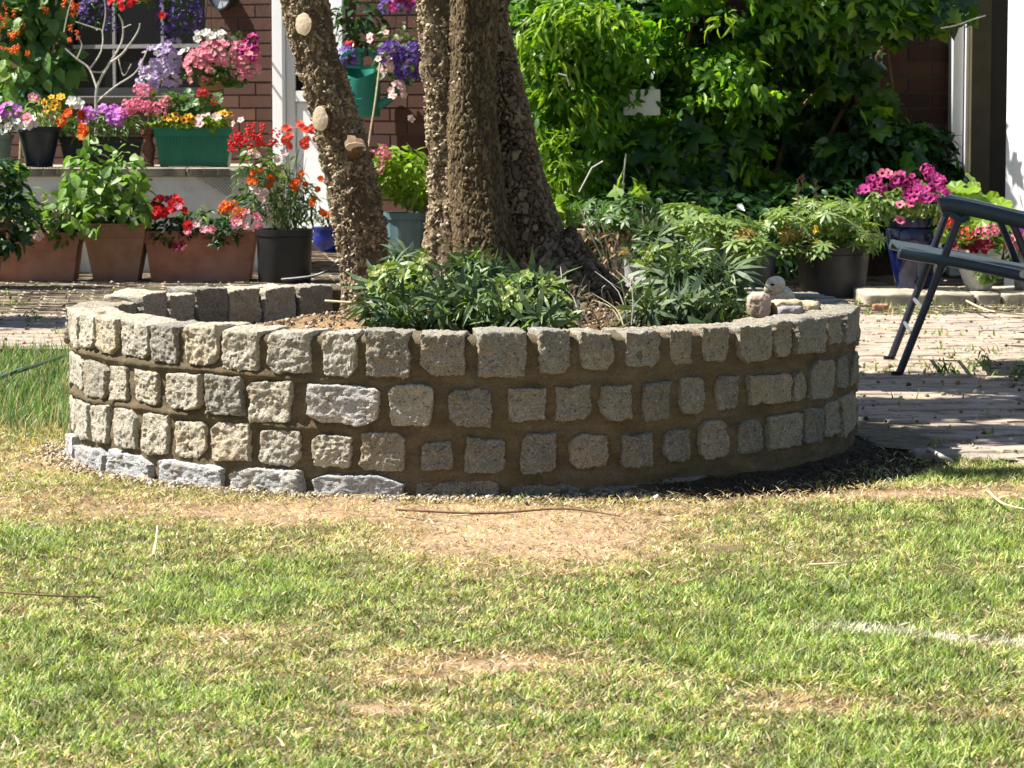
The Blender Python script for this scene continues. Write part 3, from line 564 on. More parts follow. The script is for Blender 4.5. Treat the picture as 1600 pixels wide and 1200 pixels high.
# ================================================================ GROUND
def patio_edge(x):                                       # y of the lawn's far edge
    return np.interp(x, [-3.0, -1.45, -0.9, 1.0, 1.25, 1.9], [10.25, 10.15, 8.7, 7.12, 6.86, 6.72])
def patch(x, y):
    """0 = green, 1 = straw, 2 = bare sandy soil"""
    Pn = np.stack([x, y * 0.75, x * 0], 1); v = fbm(Pn * 2.1 + 5, 21, 3) * 1.3 + fbm(Pn * 9, 23, 3) * 0.8 - 0.68
    def g(px, py, rx, ry, a):
        c = G(px, py); return a * np.exp(-(((x - c.x) / rx) ** 2 + ((y - c.y) / ry) ** 2))
    v = v + g(850, 840, 0.26, 0.33, 1.7) + g(800, 795, 0.5, 0.14, 0.9) + g(1300, 775, 0.45, 0.13, 1.3) + g(1480, 765, 0.3, 0.1, 0.8) + g(740, 1035, 0.17, 0.09, 1.2) + g(640, 1060, .12, .06, .5) + g(1560, 770, .3, .1, .5) + g(700, 810, .45, .1, .6) + g(590, 1110, 0.07, 0.05, 1.1) + g(1280, 1100, 0.11, 0.08, 1.1) + g(1540, 1120, .08, .06, .7) + g(870, 1110, .06, .04, .6) + g(320, 990, 0.12, 0.08, 0.6)
    v = v + g(250, 800, 0.5, 0.2, 0.75) + g(60, 720, 0.25, 0.35, 0.9) + g(60, 780, 0.3, 0.2, 0.5)
    v = v - g(130, 1080, 0.22, 0.16, 0.6) - g(1450, 930, 0.4, 0.12, 0.7) - g(480, 880, 0.13, 0.12, 0.4) - g(1550, 850, 0.2, 0.18, 0.5) - g(60, 600, 0.6, 0.7, 1.2) - g(1000, 1150, .2, .1, .2) - g(330, 950, .2, .1, .3)
    v = v + (fbm(Pn * 40, 27, 2) - .5) * .9 * (v > .7); rd = np.hypot(x - RC[0], y - RC[1]) - RO; v = v + 0.8 * np.exp(-np.maximum(rd, 0) / 0.10)
    return np.clip(v, 0, 2)
def lerp_cols(v, cs):
    cs = np.array(cs); k = np.clip(v, 0, len(cs) - 1.0001); i = k.astype(int); f = (k - i)[:, None]; return cs[i] * (1 - f) + cs[i + 1] * f
# far ground sheet
gm = MB(); gm.add([(-60, -40, -0.03), (60, -40, -0.03), (60, 120, -0.03), (-60, 120, -0.03)], [(0, 1, 2, 3)])
plain('far_ground', (0.14, 0.13, 0.05), 0.95, 0.3, 3, 0.1, 0)
tag(gm.build('ground', 'far_ground'), kind='structure')
gx = np.arange(-3.2, 3.2, 0.022); gy = np.arange(2.9, 10.6, 0.022); GX, GY = np.meshgrid(gx, gy, indexing='ij'); L3 = np.stack([GX, GY, GX * 0], 2).reshape(-1, 3)
inside = (L3[:, 1] < patio_edge(L3[:, 0]) + 0.03) & (np.abs(L3[:, 0]) < 0.3 * L3[:, 1] + 1.5)
L3[:, 2] = (fbm(L3 * 3, 31, 2) - 0.5) * 0.016 + (fbm(L3 * 25, 33, 3) - 0.5) * 0.014 - 0.003
pv = patch(L3[:, 0], L3[:, 1]); colg = lerp_cols(pv, [(0.075, 0.075, 0.03), (0.23, 0.165, 0.09), (0.42, 0.285, 0.185)]) * (0.5 + 0.9 * fbm(L3 * 30, 35, 4))[:, None]
rdist = np.hypot(L3[:, 0] - RC[0], L3[:, 1] - RC[1]); dk = (sstep(L3[:, 0], 0.1, 0.35) * (1 - sstep(rdist, RO + 0.01 + 0.2 * sstep(L3[:, 0], 0.15, 0.75), RO + 0.06 + 0.2 * sstep(L3[:, 0], 0.15, 0.75))))[:, None]  # mask for the ring wall's shadow, painted into the ground colour
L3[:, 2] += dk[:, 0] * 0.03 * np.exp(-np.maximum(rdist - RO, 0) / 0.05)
colg = colg * (1 - dk) + np.array([0.055, 0.042, 0.028]) * dk  # ground darkened to stand in for the wall's shadow
nyy = len(gy); ii = np.arange(len(gx) - 1)[:, None] * nyy; jj = np.arange(nyy - 1)[None]; Q = np.stack([ii + jj, ii + nyy + jj, ii + nyy + jj + 1, ii + jj + 1], 2).reshape(-1, 4)
Q = Q[inside[Q].all(1)]; used = np.unique(Q); remap = np.zeros(len(L3), int); remap[used] = np.arange(len(used))
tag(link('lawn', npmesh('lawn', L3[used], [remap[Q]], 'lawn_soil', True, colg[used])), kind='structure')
def blades(name, x, y, h, lean, wd, col_base, col_tip, seed, z0=None, label=None, cat=None, az=None):
    g = np.random.default_rng(seed); n = len(x); az = g.random(n) * 2 * np.pi if az is None else az; dx, dy = np.cos(az), np.sin(az); sx, sy = -dy, dx
    z0 = np.zeros(n) if z0 is None else z0; V = np.zeros((n, 5, 3)); tw = g.normal(size=n) * 0.4
    for k, (t, wf) in enumerate(((0, 1.0), (0.5, 0.85))):
        fwd = lean * h * t ** 1.4; zz = z0 + h * t * np.sqrt(np.maximum(0.04, 1 - lean ** 2 * 0.9)) * (1 - 0.15 * t)
        for q, sg in enumerate((-1, 1)):
            V[:, k * 2 + q, 0] = x + dx * fwd + sg * sx * wd * wf / 2; V[:, k * 2 + q, 1] = y + dy * fwd + sg * sy * wd * wf / 2; V[:, k * 2 + q, 2] = zz + sg * tw * wd * wf / 2
    V[:, 4, 0] = x + dx * lean * h; V[:, 4, 1] = y + dy * lean * h; V[:, 4, 2] = z0 + h * np.sqrt(np.maximum(0.04, 1 - lean ** 2 * 0.9)) * (0.85 + 0.15 * g.random(n))
    b = np.arange(n)[:, None] * 5; q4 = b + np.array([0, 1, 3, 2]); t3 = b + np.array([2, 3, 4])
    C = np.repeat(col_base[:, None], 5, 1); C[:, 2:4] = (col_base[:, None] + col_tip[:, None]) / 2; C[:, 4] = col_tip
    o = link(name, npmesh(name, V.reshape(-1, 3), [q4, t3], 'grass_blade', False, C.reshape(-1, 3))); tag(o, label, cat, kind='stuff'); return o
def lawn_pts(n, y0, y1, seed, power=1.0):
    g = np.random.default_rng(seed); y = y0 + (y1 - y0) * g.random(n) ** power; x = (g.random(n) * 2 - 1) * (0.19 * y + 0.34)
    ok = (y < patio_edge(x) - 0.01 + 0.05 * g.normal(size=n) * 0.6) & (np.hypot(x - RC[0], y - RC[1]) > RO + 0.012); return x[ok], y[ok], g
x, y, g = lawn_pts(430000, 3.55, 7.7, 101); pv = patch(x, y); n0 = len(x)
keepp = g.random(n0) > sstep(pv, 0.8, 1.7) * 0.86; shade_zone = (x > 0.15) & (np.hypot(x - RC[0], y - RC[1]) < RO + 0.02 + 0.20 * sstep(x, 0.15, 0.75) + .03 * (fbm(np.stack([x, y, x * 0], 1) * 20, 3, 2) - .5)); keepp &= ~(shade_zone & (g.random(n0) < 0.82)); x, y, pv = x[keepp], y[keepp], pv[keepp]; n0 = len(x)  # blades thinned over the painted shadow
dry = g.random(n0) < np.clip(0.20 + 0.62 * pv, 0, 0.97)
fine = fbm(np.stack([x, y, x * 0], 1) * 16, 41, 2)
h = (0.009 + 0.011 * g.random(n0)) * np.where(dry, 0.85, 1.0) * (1 + 0.4 * (pv < 0.25)); h *= 0.6 + 0.8 * fine; lean = np.where(dry, 0.75 + 0.25 * g.random(n0), 0.5 + 0.48 * g.random(n0)); wd = 0.0015 + 0.0016 * g.random(n0)
gr = np.array([[0.18, 0.265, 0.045], [0.26, 0.35, 0.07], [0.38, 0.44, 0.14], [0.10, 0.165, 0.045]])[g.integers(0, 4, n0)]; st = np.array([[0.50, 0.39, 0.22], [0.40, 0.29, 0.16], [0.60, 0.49, 0.31], [0.30, 0.20, 0.11], [0.40, 0.37, 0.17]])[g.integers(0, 5, n0)]
# bleached strip where a line was marked on the grass
ln = G(1400, 993); slope = (G(1600, 1012).y - G(1230, 985).y) / (G(1600, 1012).x - G(1230, 985).x); lineness = np.exp(-((y - (ln.y + (x - ln.x) * slope)) / 0.035) ** 2) * sstep(x, G(1200, 990).x, G(1290, 990).x)
cb = np.where(dry[:, None], st, gr); lw = (lineness * 0.75 * (0.35 + 0.9 * sstep(fbm(np.stack([x, y, x * 0], 1) * 14, 48, 2), .3, .6)))[:, None]; cb = cb * (1 - lw) + np.array([0.64, 0.61, 0.52]) * lw; cb = cb * (0.7 + 0.6 * g.random(n0))[:, None] * (0.6 + 0.8 * sstep(fbm(np.stack([x, y, x * 0], 1) * 38, 45, 2), .3, .7))[:, None]
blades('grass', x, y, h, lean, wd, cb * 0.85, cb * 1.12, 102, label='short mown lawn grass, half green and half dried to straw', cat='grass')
x, y, g = lawn_pts(42000, 7.2, 10.3, 103); ok = x < -0.9; x, y = x[ok], y[ok]; n0 = len(x); lush = sstep(y, 7.3, 7.9)
h = (0.02 + 0.035 * g.random(n0)) * (0.5 + lush); lean = 0.2 + 0.6 * g.random(n0); cb = np.array([[0.12, 0.22, 0.05], [0.17, 0.28, 0.07], [0.09, 0.17, 0.05]])[g.integers(0, 3, n0)]; dr = g.random(n0) < 0.15 + 0.6 * (1 - lush); cb[dr] = (0.45, 0.36, 0.19)
blades('grass', x, y, h, lean, 0.003 + 0 * x, cb * 0.8, cb * 1.2, 104, label='longer lush green grass left of the stone ring', cat='grass')
# thatch, clippings and crumbs lying on the lawn
x, y, g = lawn_pts(60000, 3.6, 7.6, 105); pv = patch(x, y); ok = g.random(len(x)) < 0.08 + 0.3 * np.clip(pv, 0, 1.2); x, y = x[ok], y[ok]; n0 = len(x)
cb = np.array([[0.55, 0.43, 0.24], [0.38, 0.27, 0.14], [0.62, 0.52, 0.33], [0.22, 0.14, 0.07]])[g.integers(0, 4, n0)]
blades('dry_clippings', x, y, 0.010 + 0.022 * g.random(n0) ** 2, np.full(n0, 1.0), 0.0014 + 0.0018 * g.random(n0), cb, cb, 106, z0=0.002 + 0.01 * g.random(n0), label='loose dry clippings lying over the thin lawn', cat='clippings')
# pebbles and crumbs of mortar round the foot of the wall
ico = MB(); 
OCT_V = np.array([(1, 0, 0), (-1, 0, 0), (0, 1, 0), (0, -1, 0), (0, 0, 1), (0, 0, -1)], float); OCT_F = [(0, 2, 4), (2, 1, 4), (1, 3, 4), (3, 0, 4), (2, 0, 5), (1, 2, 5), (3, 1, 5), (0, 3, 5)]
TM['crumb'] = ([tuple(v) for v in OCT_V * 0.5], OCT_F)
def crumbs(name, x, y, z, s, cols, seed, label, cat):
    g = np.random.default_rng(seed); n = len(x); R = frames(g.normal(size=(n, 3)), g.normal(size=(n, 3))) * (0.6 + 0.8 * g.random((n, 1, 3))); V = np.einsum('nij,vj->nvi', R, OCT_V * 0.5) * s[:, None, None] + np.stack([x, y, z], 1)[:, None]
    b = (np.arange(n) * 6)[:, None, None]; Fc = (np.array(OCT_F)[None] + b).reshape(-1, 3); c = np.array(cols)[g.integers(0, len(cols), n)] * (0.7 + 0.6 * g.random((n, 1)))
    o = link(name, npmesh(name, V.reshape(-1, 3), [Fc], 'litter', False, np.repeat(c, 6, 0))); tag(o, label, cat, kind='stuff')
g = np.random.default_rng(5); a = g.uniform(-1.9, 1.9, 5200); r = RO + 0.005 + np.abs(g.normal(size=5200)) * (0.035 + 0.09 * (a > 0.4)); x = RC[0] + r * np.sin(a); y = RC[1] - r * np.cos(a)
shd = a > 0.45; crumbs('shade_soil', x[shd], y[shd], 0.028 * np.exp(-np.maximum(np.hypot(x[shd] - RC[0], y[shd] - RC[1]) - RO, 0) / .05), 0.003 + 0.009 * g.random(int(shd.sum())) ** 3, [(0.05, 0.038, 0.025), (0.04, 0.03, 0.02), (0.06, 0.046, 0.03), (0.055, 0.045, 0.03)], 16, 'crumbly soil coloured dark as painted shade at the right foot of the ring wall', 'soil')  # dark crumbs carry on the painted shadow of the wall
x, y = x[~shd], y[~shd]; crumbs('gravel', x, y, 0.004 + 0 * x, 0.004 + 0.010 * g.random(len(x)) ** 3, [(0.45, 0.36, 0.24), (0.3, 0.24, 0.16), (0.5, 0.47, 0.42), (0.12, 0.09, 0.06), (0.07, 0.05, 0.035)], 6, 'crumbs of mortar and small stones round the foot of the ring wall', 'gravel')
g = np.random.default_rng(8); n1 = 9000; r = (RO - TH) * np.sqrt(g.random(n1)); a = g.random(n1) * 6.283; x = RC[0] + r * np.sin(a); y = RC[1] - r * np.cos(a)
crumbs('mulch', x, y, soil_z(x, y) + 0.004, 0.003 + 0.011 * g.random(n1) ** 3, [(0.17, 0.12, 0.075), (0.3, 0.22, 0.14), (0.09, 0.06, 0.035), (0.42, 0.33, 0.22), (0.05, 0.035, 0.022)], 9, 'bark chippings and crumbly soil inside the stone ring', 'mulch')
# paved patio: base, then wavy interlocking blocks
pm = MB(); xs = [-6, -3, -1.45, -0.9, 1.0, 1.25, 1.9, 6]; yy = [float(patio_edge(v)) for v in xs]
pm.add([(x_, y_, 0.011) for x_, y_ in zip(xs, yy)] + [(x_, 20, 0.011) for x_ in xs], [(i, i + 1, i + 9, i + 8) for i in range(7)])
tag(pm.build('patio_bed', 'path_bed'), kind='structure')
def paver_mesh(k):
    rr = random.Random(k); L, Wd = 0.192, 0.092; o = []; nseg = 8
    for i in range(nseg): t_ = i / nseg; o.append((-L / 2 + L * t_, -Wd / 2 + 0.009 * math.sin(t_ * 2 * math.pi * 1.5 + .6)))
    for i in range(3): t_ = i / 3; o.append((L / 2 + 0.004 * math.sin(t_ * 6), -Wd / 2 + Wd * t_))
    for i in range(nseg): t_ = i / nseg; o.append((L / 2 - L * t_, Wd / 2 + 0.009 * math.sin((1 - t_) * 2 * math.pi * 1.5 + .6)))
    for i in range(3): t_ = i / 3; o.append((-L / 2 + 0.004 * math.sin((1 - t_) * 6), Wd / 2 - Wd * t_))
    o = [(x_ + rr.uniform(-.002, .002), y_ + rr.uniform(-.002, .002)) for x_, y_ in o]; n_ = len(o)
    V = [(x_, y_, -0.02) for x_, y_ in o] + [(x_, y_, 0.010) for x_, y_ in o] + [(x_ * 0.955, y_ * 0.91, 0.015 + rr.uniform(-.001, .001)) for x_, y_ in o]
    Fc = [tuple(range(2 * n_, 3 * n_))]
    for q in range(2):
        for i in range(n_): j_ = (i + 1) % n_; Fc.append((q * n_ + i, q * n_ + j_, (q + 1) * n_ + j_, (q + 1) * n_ + i))
    return V, Fc
for k in range(3): TM['paver%d' % k] = paver_mesh(k)
path = empty('paved_patio'); path['kind'] = 'structure'
pp = []
for j_ in range(-20, 110):
    for i_ in range(-40, 40):
        u_ = i_ * 0.203 + (j_ % 2) * 0.1; v_ = j_ * 0.0965; th = math.radians(7); x_ = u_ * math.cos(th) - v_ * math.sin(th); y_ = 6.5 + u_ * math.sin(th) + v_ * math.cos(th)
        if y_ < patio_edge(x_) + 0.04 or y_ > 17.6 or abs(x_) > 0.175 * y_ + 0.5: continue
        if math.hypot(x_ - RC[0], y_ - RC[1]) < RO + 0.06: continue
        if 0.5 < x_ and math.hypot(x_ - RC[0] - .05, y_ - RC[1]) < RO + 0.17: continue
        pxx, pyy = PX(x_, y_, 0.0); vis = -20 < pxx < 1620 and (y_ < 13.6) and (x_ > 0.75 or x_ < -1.0 or y_ > 12)
        pp.append((0 if vis else 1, y_, x_, th))
pp.sort(); g = np.random.default_rng(77)
pos = np.array([(p[2], p[1], random.uniform(-0.003, 0.003)) for p in pp]); thv = np.array([p[3] for p in pp]) + g.normal(size=len(pp)) * 0.015
Nn = np.tile([0, 0, 1.0], (len(pp), 1)) + g.normal(size=(len(pp), 3)) * 0.012; Rp = frames(Nn, np.stack([-np.sin(thv), np.cos(thv), 0 * thv], 1)); ones = np.ones(len(pp))
for i in range(300):
    o = bpy.data.objects.new('paving_block', tmesh('paver%d' % (i % 3), ['paver'])); COL.objects.link(o); o.parent = path; M = Matrix(Rp[i].tolist()).to_4x4(); M.translation = Vector(pos[i]); o.matrix_basis = M
joined('paving_field', 'paver0', ['paver'], pos[300:], Rp[300:], ones[300:], path)
# weeds, moss and crumbs in the joints
g = np.random.default_rng(55); n1 = 26000; x = g.uniform(-2.6, 2.7, n1); y = g.uniform(7.0, 13.2, n1); nz = fbm(np.stack([x, y, x * 0], 1) * 2.6, 61, 3)
edge = np.exp(-((y - 12.15) / 0.22) ** 2) * (x > 1.1) + np.exp(-((y - 9.2 - (x - 1.6) * .3) / 0.14) ** 2) * (x > 1.35) * 1.5
ok = (y > patio_edge(x)) & (np.hypot(x - RC[0], y - RC[1]) > RO + .1) & (g.random(n1) < sstep(nz, 0.48, 0.62) * 0.9 + edge * 0.9) & ((y > 9.0) | (g.random(n1) < 0.12)); x, y = x[ok], y[ok]; n0 = len(x)
cb = np.array([[0.20, 0.26, 0.06], [0.28, 0.34, 0.08], [0.13, 0.19, 0.05], [0.4, 0.34, 0.18]])[g.integers(0, 4, n0)]
blades('paving_weeds', x, y, 0.018 + 0.03 * g.random(n0), 0.2 + 0.75 * g.random(n0), 0.005 + 0.004 * g.random(n0), cb, cb * 1.1, 56, z0=np.full(n0, 0.004), label='low green weeds and moss in the joints of the patio', cat='weeds')
n1 = 5000; x = g.uniform(-2.6, 2.7, n1); y = g.uniform(7.0, 14, n1); ok = (y > patio_edge(x)) & (np.hypot(x - RC[0], y - RC[1]) > RO + .03) & ((x > .7) | (x < -1)); x, y = x[ok], y[ok]
crumbs('fallen_debris', x, y, 0.018 + 0 * x, 0.004 + 0.014 * g.random(len(x)) ** 3, [(0.2, 0.12, 0.06), (0.45, 0.4, 0.3), (0.1, 0.07, 0.04), (0.3, 0.33, 0.12)], 57, 'dry bits and petals scattered over the paving', 'debris')
def sprig(px, py, hpx, label, mat='leaf_mid', n=26, seed=0):
    b0 = G(px, py); r = empty('weed', b0); tag(r, label, 'weed'); d = b0.y; wpx = hpx * 0.5; bl = [(px, py - hpx * 0.5, d, wpx, hpx * 0.5, 0.05)]
    stems(r, b0, bl, 6, 0.0018, 'stem_green', 300 + seed); leaves(r, 'narrow', mat, bl, n, 0.03, 310 + seed, n, up=0.5, name='leaf')
sprig(1477, 590, 26, 'small weed clump in the paving left of the forked stalk', seed=1)
sprig(1535, 588, 42, 'taller forked weed with narrow leaves growing from the paving', seed=2)
sprig(1590, 600, 20, 'low weed tuft in the paving at the right edge', seed=3)
sprig(425, 430, 14, 'tiny seedling at the foot of the black plastic pot', seed=4, n=10)
sprig(50, 510, 22, 'pale weed tuft in the shaded path left of the ring', 'leaf_bright', seed=5)
# ================================================================ HOUSE
AW = math.radians(27); HO = P(430, 166, 17.6); HO.z = 0
house = empty('brick_house', HO, -AW); tag(house, 'red brick house with white door, dark window and a wing behind the climbing vine', 'house')
Tn = Vector((math.cos(AW), -math.sin(AW), 0)); Nw = Vector((-math.sin(AW), -math.cos(AW), 0))
def on_wall(px, py):
    r = ray(px, py); c0 = Vector((0, 0, CH)); t_ = (HO - c0).dot(Nw) / r.dot(Nw); p = c0 + r * t_; return (p - HO).dot(Tn), p.z
def bricks(wallobj, s0, s1, z1, holes, visible, seed, L=0.215, H=0.065, prefix=''):
    """courses of stretchers; local x along, -y outward"""
    rr = random.Random(seed); ind = []; rest = []
    k = 0; z = 0.0
    while z < z1:
        x_ = s0 - (0.1125 if k % 2 else 0)
        while x_ < s1:
            a_, b_ = max(x_, s0), min(x_ + L, s1)
            if b_ - a_ > 0.04 and not any(h0 < b_ and a_ < h1 and g0 < z + H and z < g1 for h0, h1, g0, g1 in holes):
                (ind if visible((a_ + b_) / 2, z + H / 2) else rest).append((a_, b_, z))
            elif b_ - a_ > 0.04:
                for h0, h1, g0, g1 in holes:
                    if h0 < b_ and a_ < h1 and g0 < z + H and z < g1:
                        if h0 - a_ > 0.03: (ind if visible(a_, z) else rest).append((a_, h0, z))
                        if b_ - h1 > 0.03: (ind if visible(b_, z) else rest).append((h1, b_, z))
            x_ += L + 0.01
        z += H + 0.01; k += 1
    ub = MB(); ub.box(-0.5, 0.5, -0.5, 0.5, -0.5, 0.5, 0, 0.0); me = bpy.data.meshes.new('brick'); me.from_pydata(ub.v, [], ub.f); me.materials.append(MATS['brick'])
    if len(ind) > 300: rest += ind[300:]; ind = ind[:300]
    for a_, b_, z_ in ind:
        o = link('brick', me, wallobj, ((a_ + b_) / 2, 0.009 + rr.uniform(-.002, .002), z_ + H / 2)); o.scale = (b_ - a_, 0.03, H)
        o.rotation_euler = (rr.uniform(-.01, .01), 0, rr.uniform(-.006, .006))
    mb = MB()
    for a_, b_, z_ in rest: mb.box(a_, b_, -0.006 + rr.uniform(-.002, .002), 0.005, z_, z_ + H)
    if rest: mb.build('brickwork', 'brick', wallobj, kind='stuff')
s_w0, zwb = on_wall(92, 150); s_w1, _ = on_wall(322, 150); s_d0, _ = on_wall(430, 166); s_d1, _ = on_wall(541, 166); zdt = 2.1; zwt = 2.0
lw_ = MB()
def wall_strips(mb, s0, s1, z1, holes, th=0.25):
    xs_ = sorted({s0, s1} | {h for q in holes for h in q[:2]}); zs_ = sorted({0, z1} | {max(0, h) for q in holes for h in q[2:]})
    for a_, b_ in zip(xs_, xs_[1:]):
        for c_, d_ in zip(zs_, zs_[1:]):
            if any(h[0] <= a_ and b_ <= h[1] and h[2] <= c_ and d_ <= h[3] for h in holes): continue
            mb.box(a_, b_, 0.0, th, c_, d_)
holesL = [(s_w0, s_w1, zwb, zwt), (s_d0, s_d1, 0.06, zdt)]; SL0, SL1 = -2.6, 1.75
wall_strips(lw_, SL0, SL1, 2.7, [(s_w0, s_w1, zwb, zwt), (s_d0, s_d1, 0.0, zdt)])
wL = lw_.build('wall', 'brick_mortar', house)
bricks(wL, SL0, SL1, 2.68, holesL, lambda s_, z_: z_ < 1.2 and (s_ > on_wall(295, 50)[0]) and s_ < on_wall(690, 50)[0], 1)
# window
wn = MB(); wn.box(s_w0, s_w1, 0.08, 0.13, zwb, zwb + 0.05); wn.box(s_w0, s_w0 + 0.05, 0.08, 0.13, zwb + .052, zwt); wn.box(s_w1 - .05, s_w1, 0.08, 0.13, zwb + .052, zwt)
win = wn.build('window', 'dark_metal', house)
for q in (0.33, 0.66): m_ = MB(); xx = s_w0 + (s_w1 - s_w0) * q; m_.box(xx - .01, xx + .01, 0.082, 0.128, zwb + .055, zwt); m_.build('mullion', 'grey_stone', win)
m_ = MB(); zt_ = on_wall(200, 72)[1]; m_.box(s_w0 + .052, s_w1 - .052, 0.079, 0.125, zt_ - .012, zt_ + .012); m_.build('transom', 'grey_stone', win)
m_ = MB(); m_.box(s_w0 + .04, s_w1 - .04, 0.1, 0.105, zwb + .04, zwt); m_.build('pane', 'window_glass', win)
m_ = MB(); m_.box(s_w0 - .04, s_w1 + .04, -0.06, 0.08, zwb - .05, zwb - .002, 0, .005); m_.build('sill', 'dark_paint', win)
# door
dr = MB(); dr.box(s_d0, s_d0 + 0.075, -0.035, 0.06, 0.06, zdt, 0, .006); dr.box(s_d1 - .075, s_d1, -0.035, 0.06, 0.06, zdt, 0, .006); dr.box(s_d0 + .078, s_d1 - .078, -0.03, 0.06, zdt - .08, zdt, 0, .006)
door = dr.build('door', 'white_upvc', house); a_, b_ = s_d0 + .08, s_d1 - .08; zg = on_wall(470, 142)[1]
st = MB(); st.box(a_, a_ + .05, -0.005, 0.05, .1, zdt - .085); st.box(b_ - .05, b_, -0.005, .05, .1, zdt - .085); st.box(a_ + .052, b_ - .052, -0.005, .05, zg - .06, zg); st.box(a_ + .052, b_ - .052, -0.005, .05, .1, .2); st.box(a_ + .052, b_ - .052, -.005, .05, zdt - .18, zdt - .085); st.build('stile', 'white_upvc', door)
st = MB(); st.box(a_ + .052, b_ - .052, 0.01, .03, .202, zg - .062, 0, .012); st.build('door_panel', 'white_upvc', door)
st = MB(); st.box(a_ + .052, b_ - .052, 0.015, .025, zg + .002, zdt - .182); st.build('pane', 'window_glass', door)
st = MB(); st.tube([(b_ - .03, -0.045, zg - .03), (b_ - .14, -0.045, zg - .03)], .008); st.tube([(b_ - .03, -0.004, zg - .03), (b_ - .03, -0.045, zg - .03)], .007); st.build('handle', 'steel', door)
st = MB(); st.box(s_d0 - .1, s_d1 + .1, -0.35, -0.04, 0, .055, 0, .008); st.build('doorstep', 'slab_stone', house)
# right wing
RW = empty('wing', (0, 0, 0)); bpy.data.objects.remove(RW)
Minv = (Matrix.Translation(HO) @ Matrix.Rotation(-AW, 4, 'Z')).inverted()
def to_house(o, M): o.parent = house; o.matrix_basis = Minv @ M; return o
RX0, RX1, RD = -0.35, P(1488, 100, 14.5).x, 14.5
rw = MB(); rw.box(0, RX1 - RX0, 0, 0.25, 0, 2.7); wR = rw.build('wall', 'brick_mortar'); to_house(wR, Matrix.Translation((RX0, RD, 0)))
bricks(wR, 0, RX1 - RX0, 2.68, [], lambda s_, z_: 0.3 < z_ < 1.2 and s_ + RX0 > P(1290, 100, 14.5).x, 2)
rt = MB(); rt.box(RX0, RX0 + 0.2, RD + 0.252, 17.3, 0, 2.7); o = rt.build('wall', 'brick_mortar'); to_house(o, Matrix.Identity(4))
# roof over both wings
rf = MB(); rf.box(SL0 - .1, SL1, 0.02, 3.5, 2.705, 2.85); rf.build('roof', 'copper_rust', house)
# downpipe and trim beside the dark door on the right
xp = P(1502, 100, 14.35).x
dp = MB(); dp.box(xp - .042, xp + .014, 14.36, 14.48, 0.02, 2.7, 0, .006); o = dp.build('corner_trim', 'white_upvc'); to_house(o, Matrix.Identity(4))
dp = MB(); dp.box(xp + .018, xp + .040, 14.34, 14.48, 0.02, 2.7, 0, .004); o = dp.build('downpipe', 'white_upvc'); to_house(o, Matrix.Identity(4))
xa, xb, xc = P(1517, 100, 14.3).x, P(1547, 100, 14.3).x, P(1578, 100, 14.3).x
dp = MB(); dp.box(xa, xb, 14.27, 14.5, 0.02, 2.6); o = dp.build('garage_door', 'olive_paint'); to_house(o, Matrix.Identity(4)); gd = o
dp = MB(); dp.box(xb + .002, xc + .4, 14.30, 14.5, 0.02, 2.6); o = dp.build('board', 'dark_paint'); to_house(o, Matrix.Identity(4))
pw = MB(); p0 = Vector((P(1573, 160, 13.4).x, 13.4, 0)); p1 = p0 + Vector((0.62, -1.0, 0)); nn = Vector((-1.0, -0.62, 0)).normalized() * -0.2
pw.add([p0, p1, p1 + nn, p0 + nn] + [v + Vector((0, 0, 2.7)) for v in (p0, p1, p1 + nn, p0 + nn)], [(3, 2, 1, 0), (4, 5, 6, 7), (0, 1, 5, 4), (1, 2, 6, 5), (2, 3, 7, 6), (3, 0, 4, 7)])
tag(pw.build('white_wall', 'white_paint'), 'sunlit white painted wall at the right edge beyond the chair', 'wall')
# round plate on the brick wall
s_, z_ = on_wall(351, -4); pl = empty('wall_clock', HO + Tn * s_ + Nw * 0.03 + Vector((0, 0, z_)), -AW); tag(pl, 'round dark rimmed clock on the brick wall left of the door', 'clock')
def disc(r0, r1, y0, y1, name, mat):
    mb = MB(); n_ = 32; V = []
    for r_, y_ in ((r0, y0), (r1, y0), (r1, y1), (r0, y1)): V += [(r_ * math.cos(2 * math.pi * k / n_), y_, r_ * math.sin(2 * math.pi * k / n_)) for k in range(n_)]
    mb.add(V, [(q * n_ + k, q * n_ + (k + 1) % n_, ((q + 1) % 4) * n_ + (k + 1) % n_, ((q + 1) % 4) * n_ + k) for q in range(4) for k in range(n_)]); return mb.build(name, mat, pl)
disc(.066, .076, -.03, .03, 'rim', 'dark_metal'); disc(.0005, .0655, -.012, .02, 'dial', 'clock_face')
mb = MB(); mb.box(-.003, .003, -.018, -.014, 0, .035); mb.box(0, .045, -.0185, -.0145, -.002, .002); mb.build('hand', 'dark_metal', pl)
# ================================================================ LOW WHITE TERRACE WALL
ZT = 0.53; xl, xr = -3.2, P(418, 262, 14.85).x
tw = empty('terrace_wall', ((xl + xr) / 2, 15.3, 0)); tag(tw, 'low white rendered terrace wall behind the terracotta troughs', 'wall')
hx = (xr - xl) / 2
mb = MB(); mb.box(-hx, hx, -0.45, 0.6, 0, ZT - 0.045); mb.build('rendered_face', 'white_render', tw)
for k in range(5): mb = MB(); a_ = -hx + 2 * hx * k / 5; mb.box(a_ + .003, a_ + 2 * hx / 5 - .003, -0.475, .62, ZT - .043, ZT - .002, 0, .004); mb.build('coping_slab', 'slab_stone', tw)
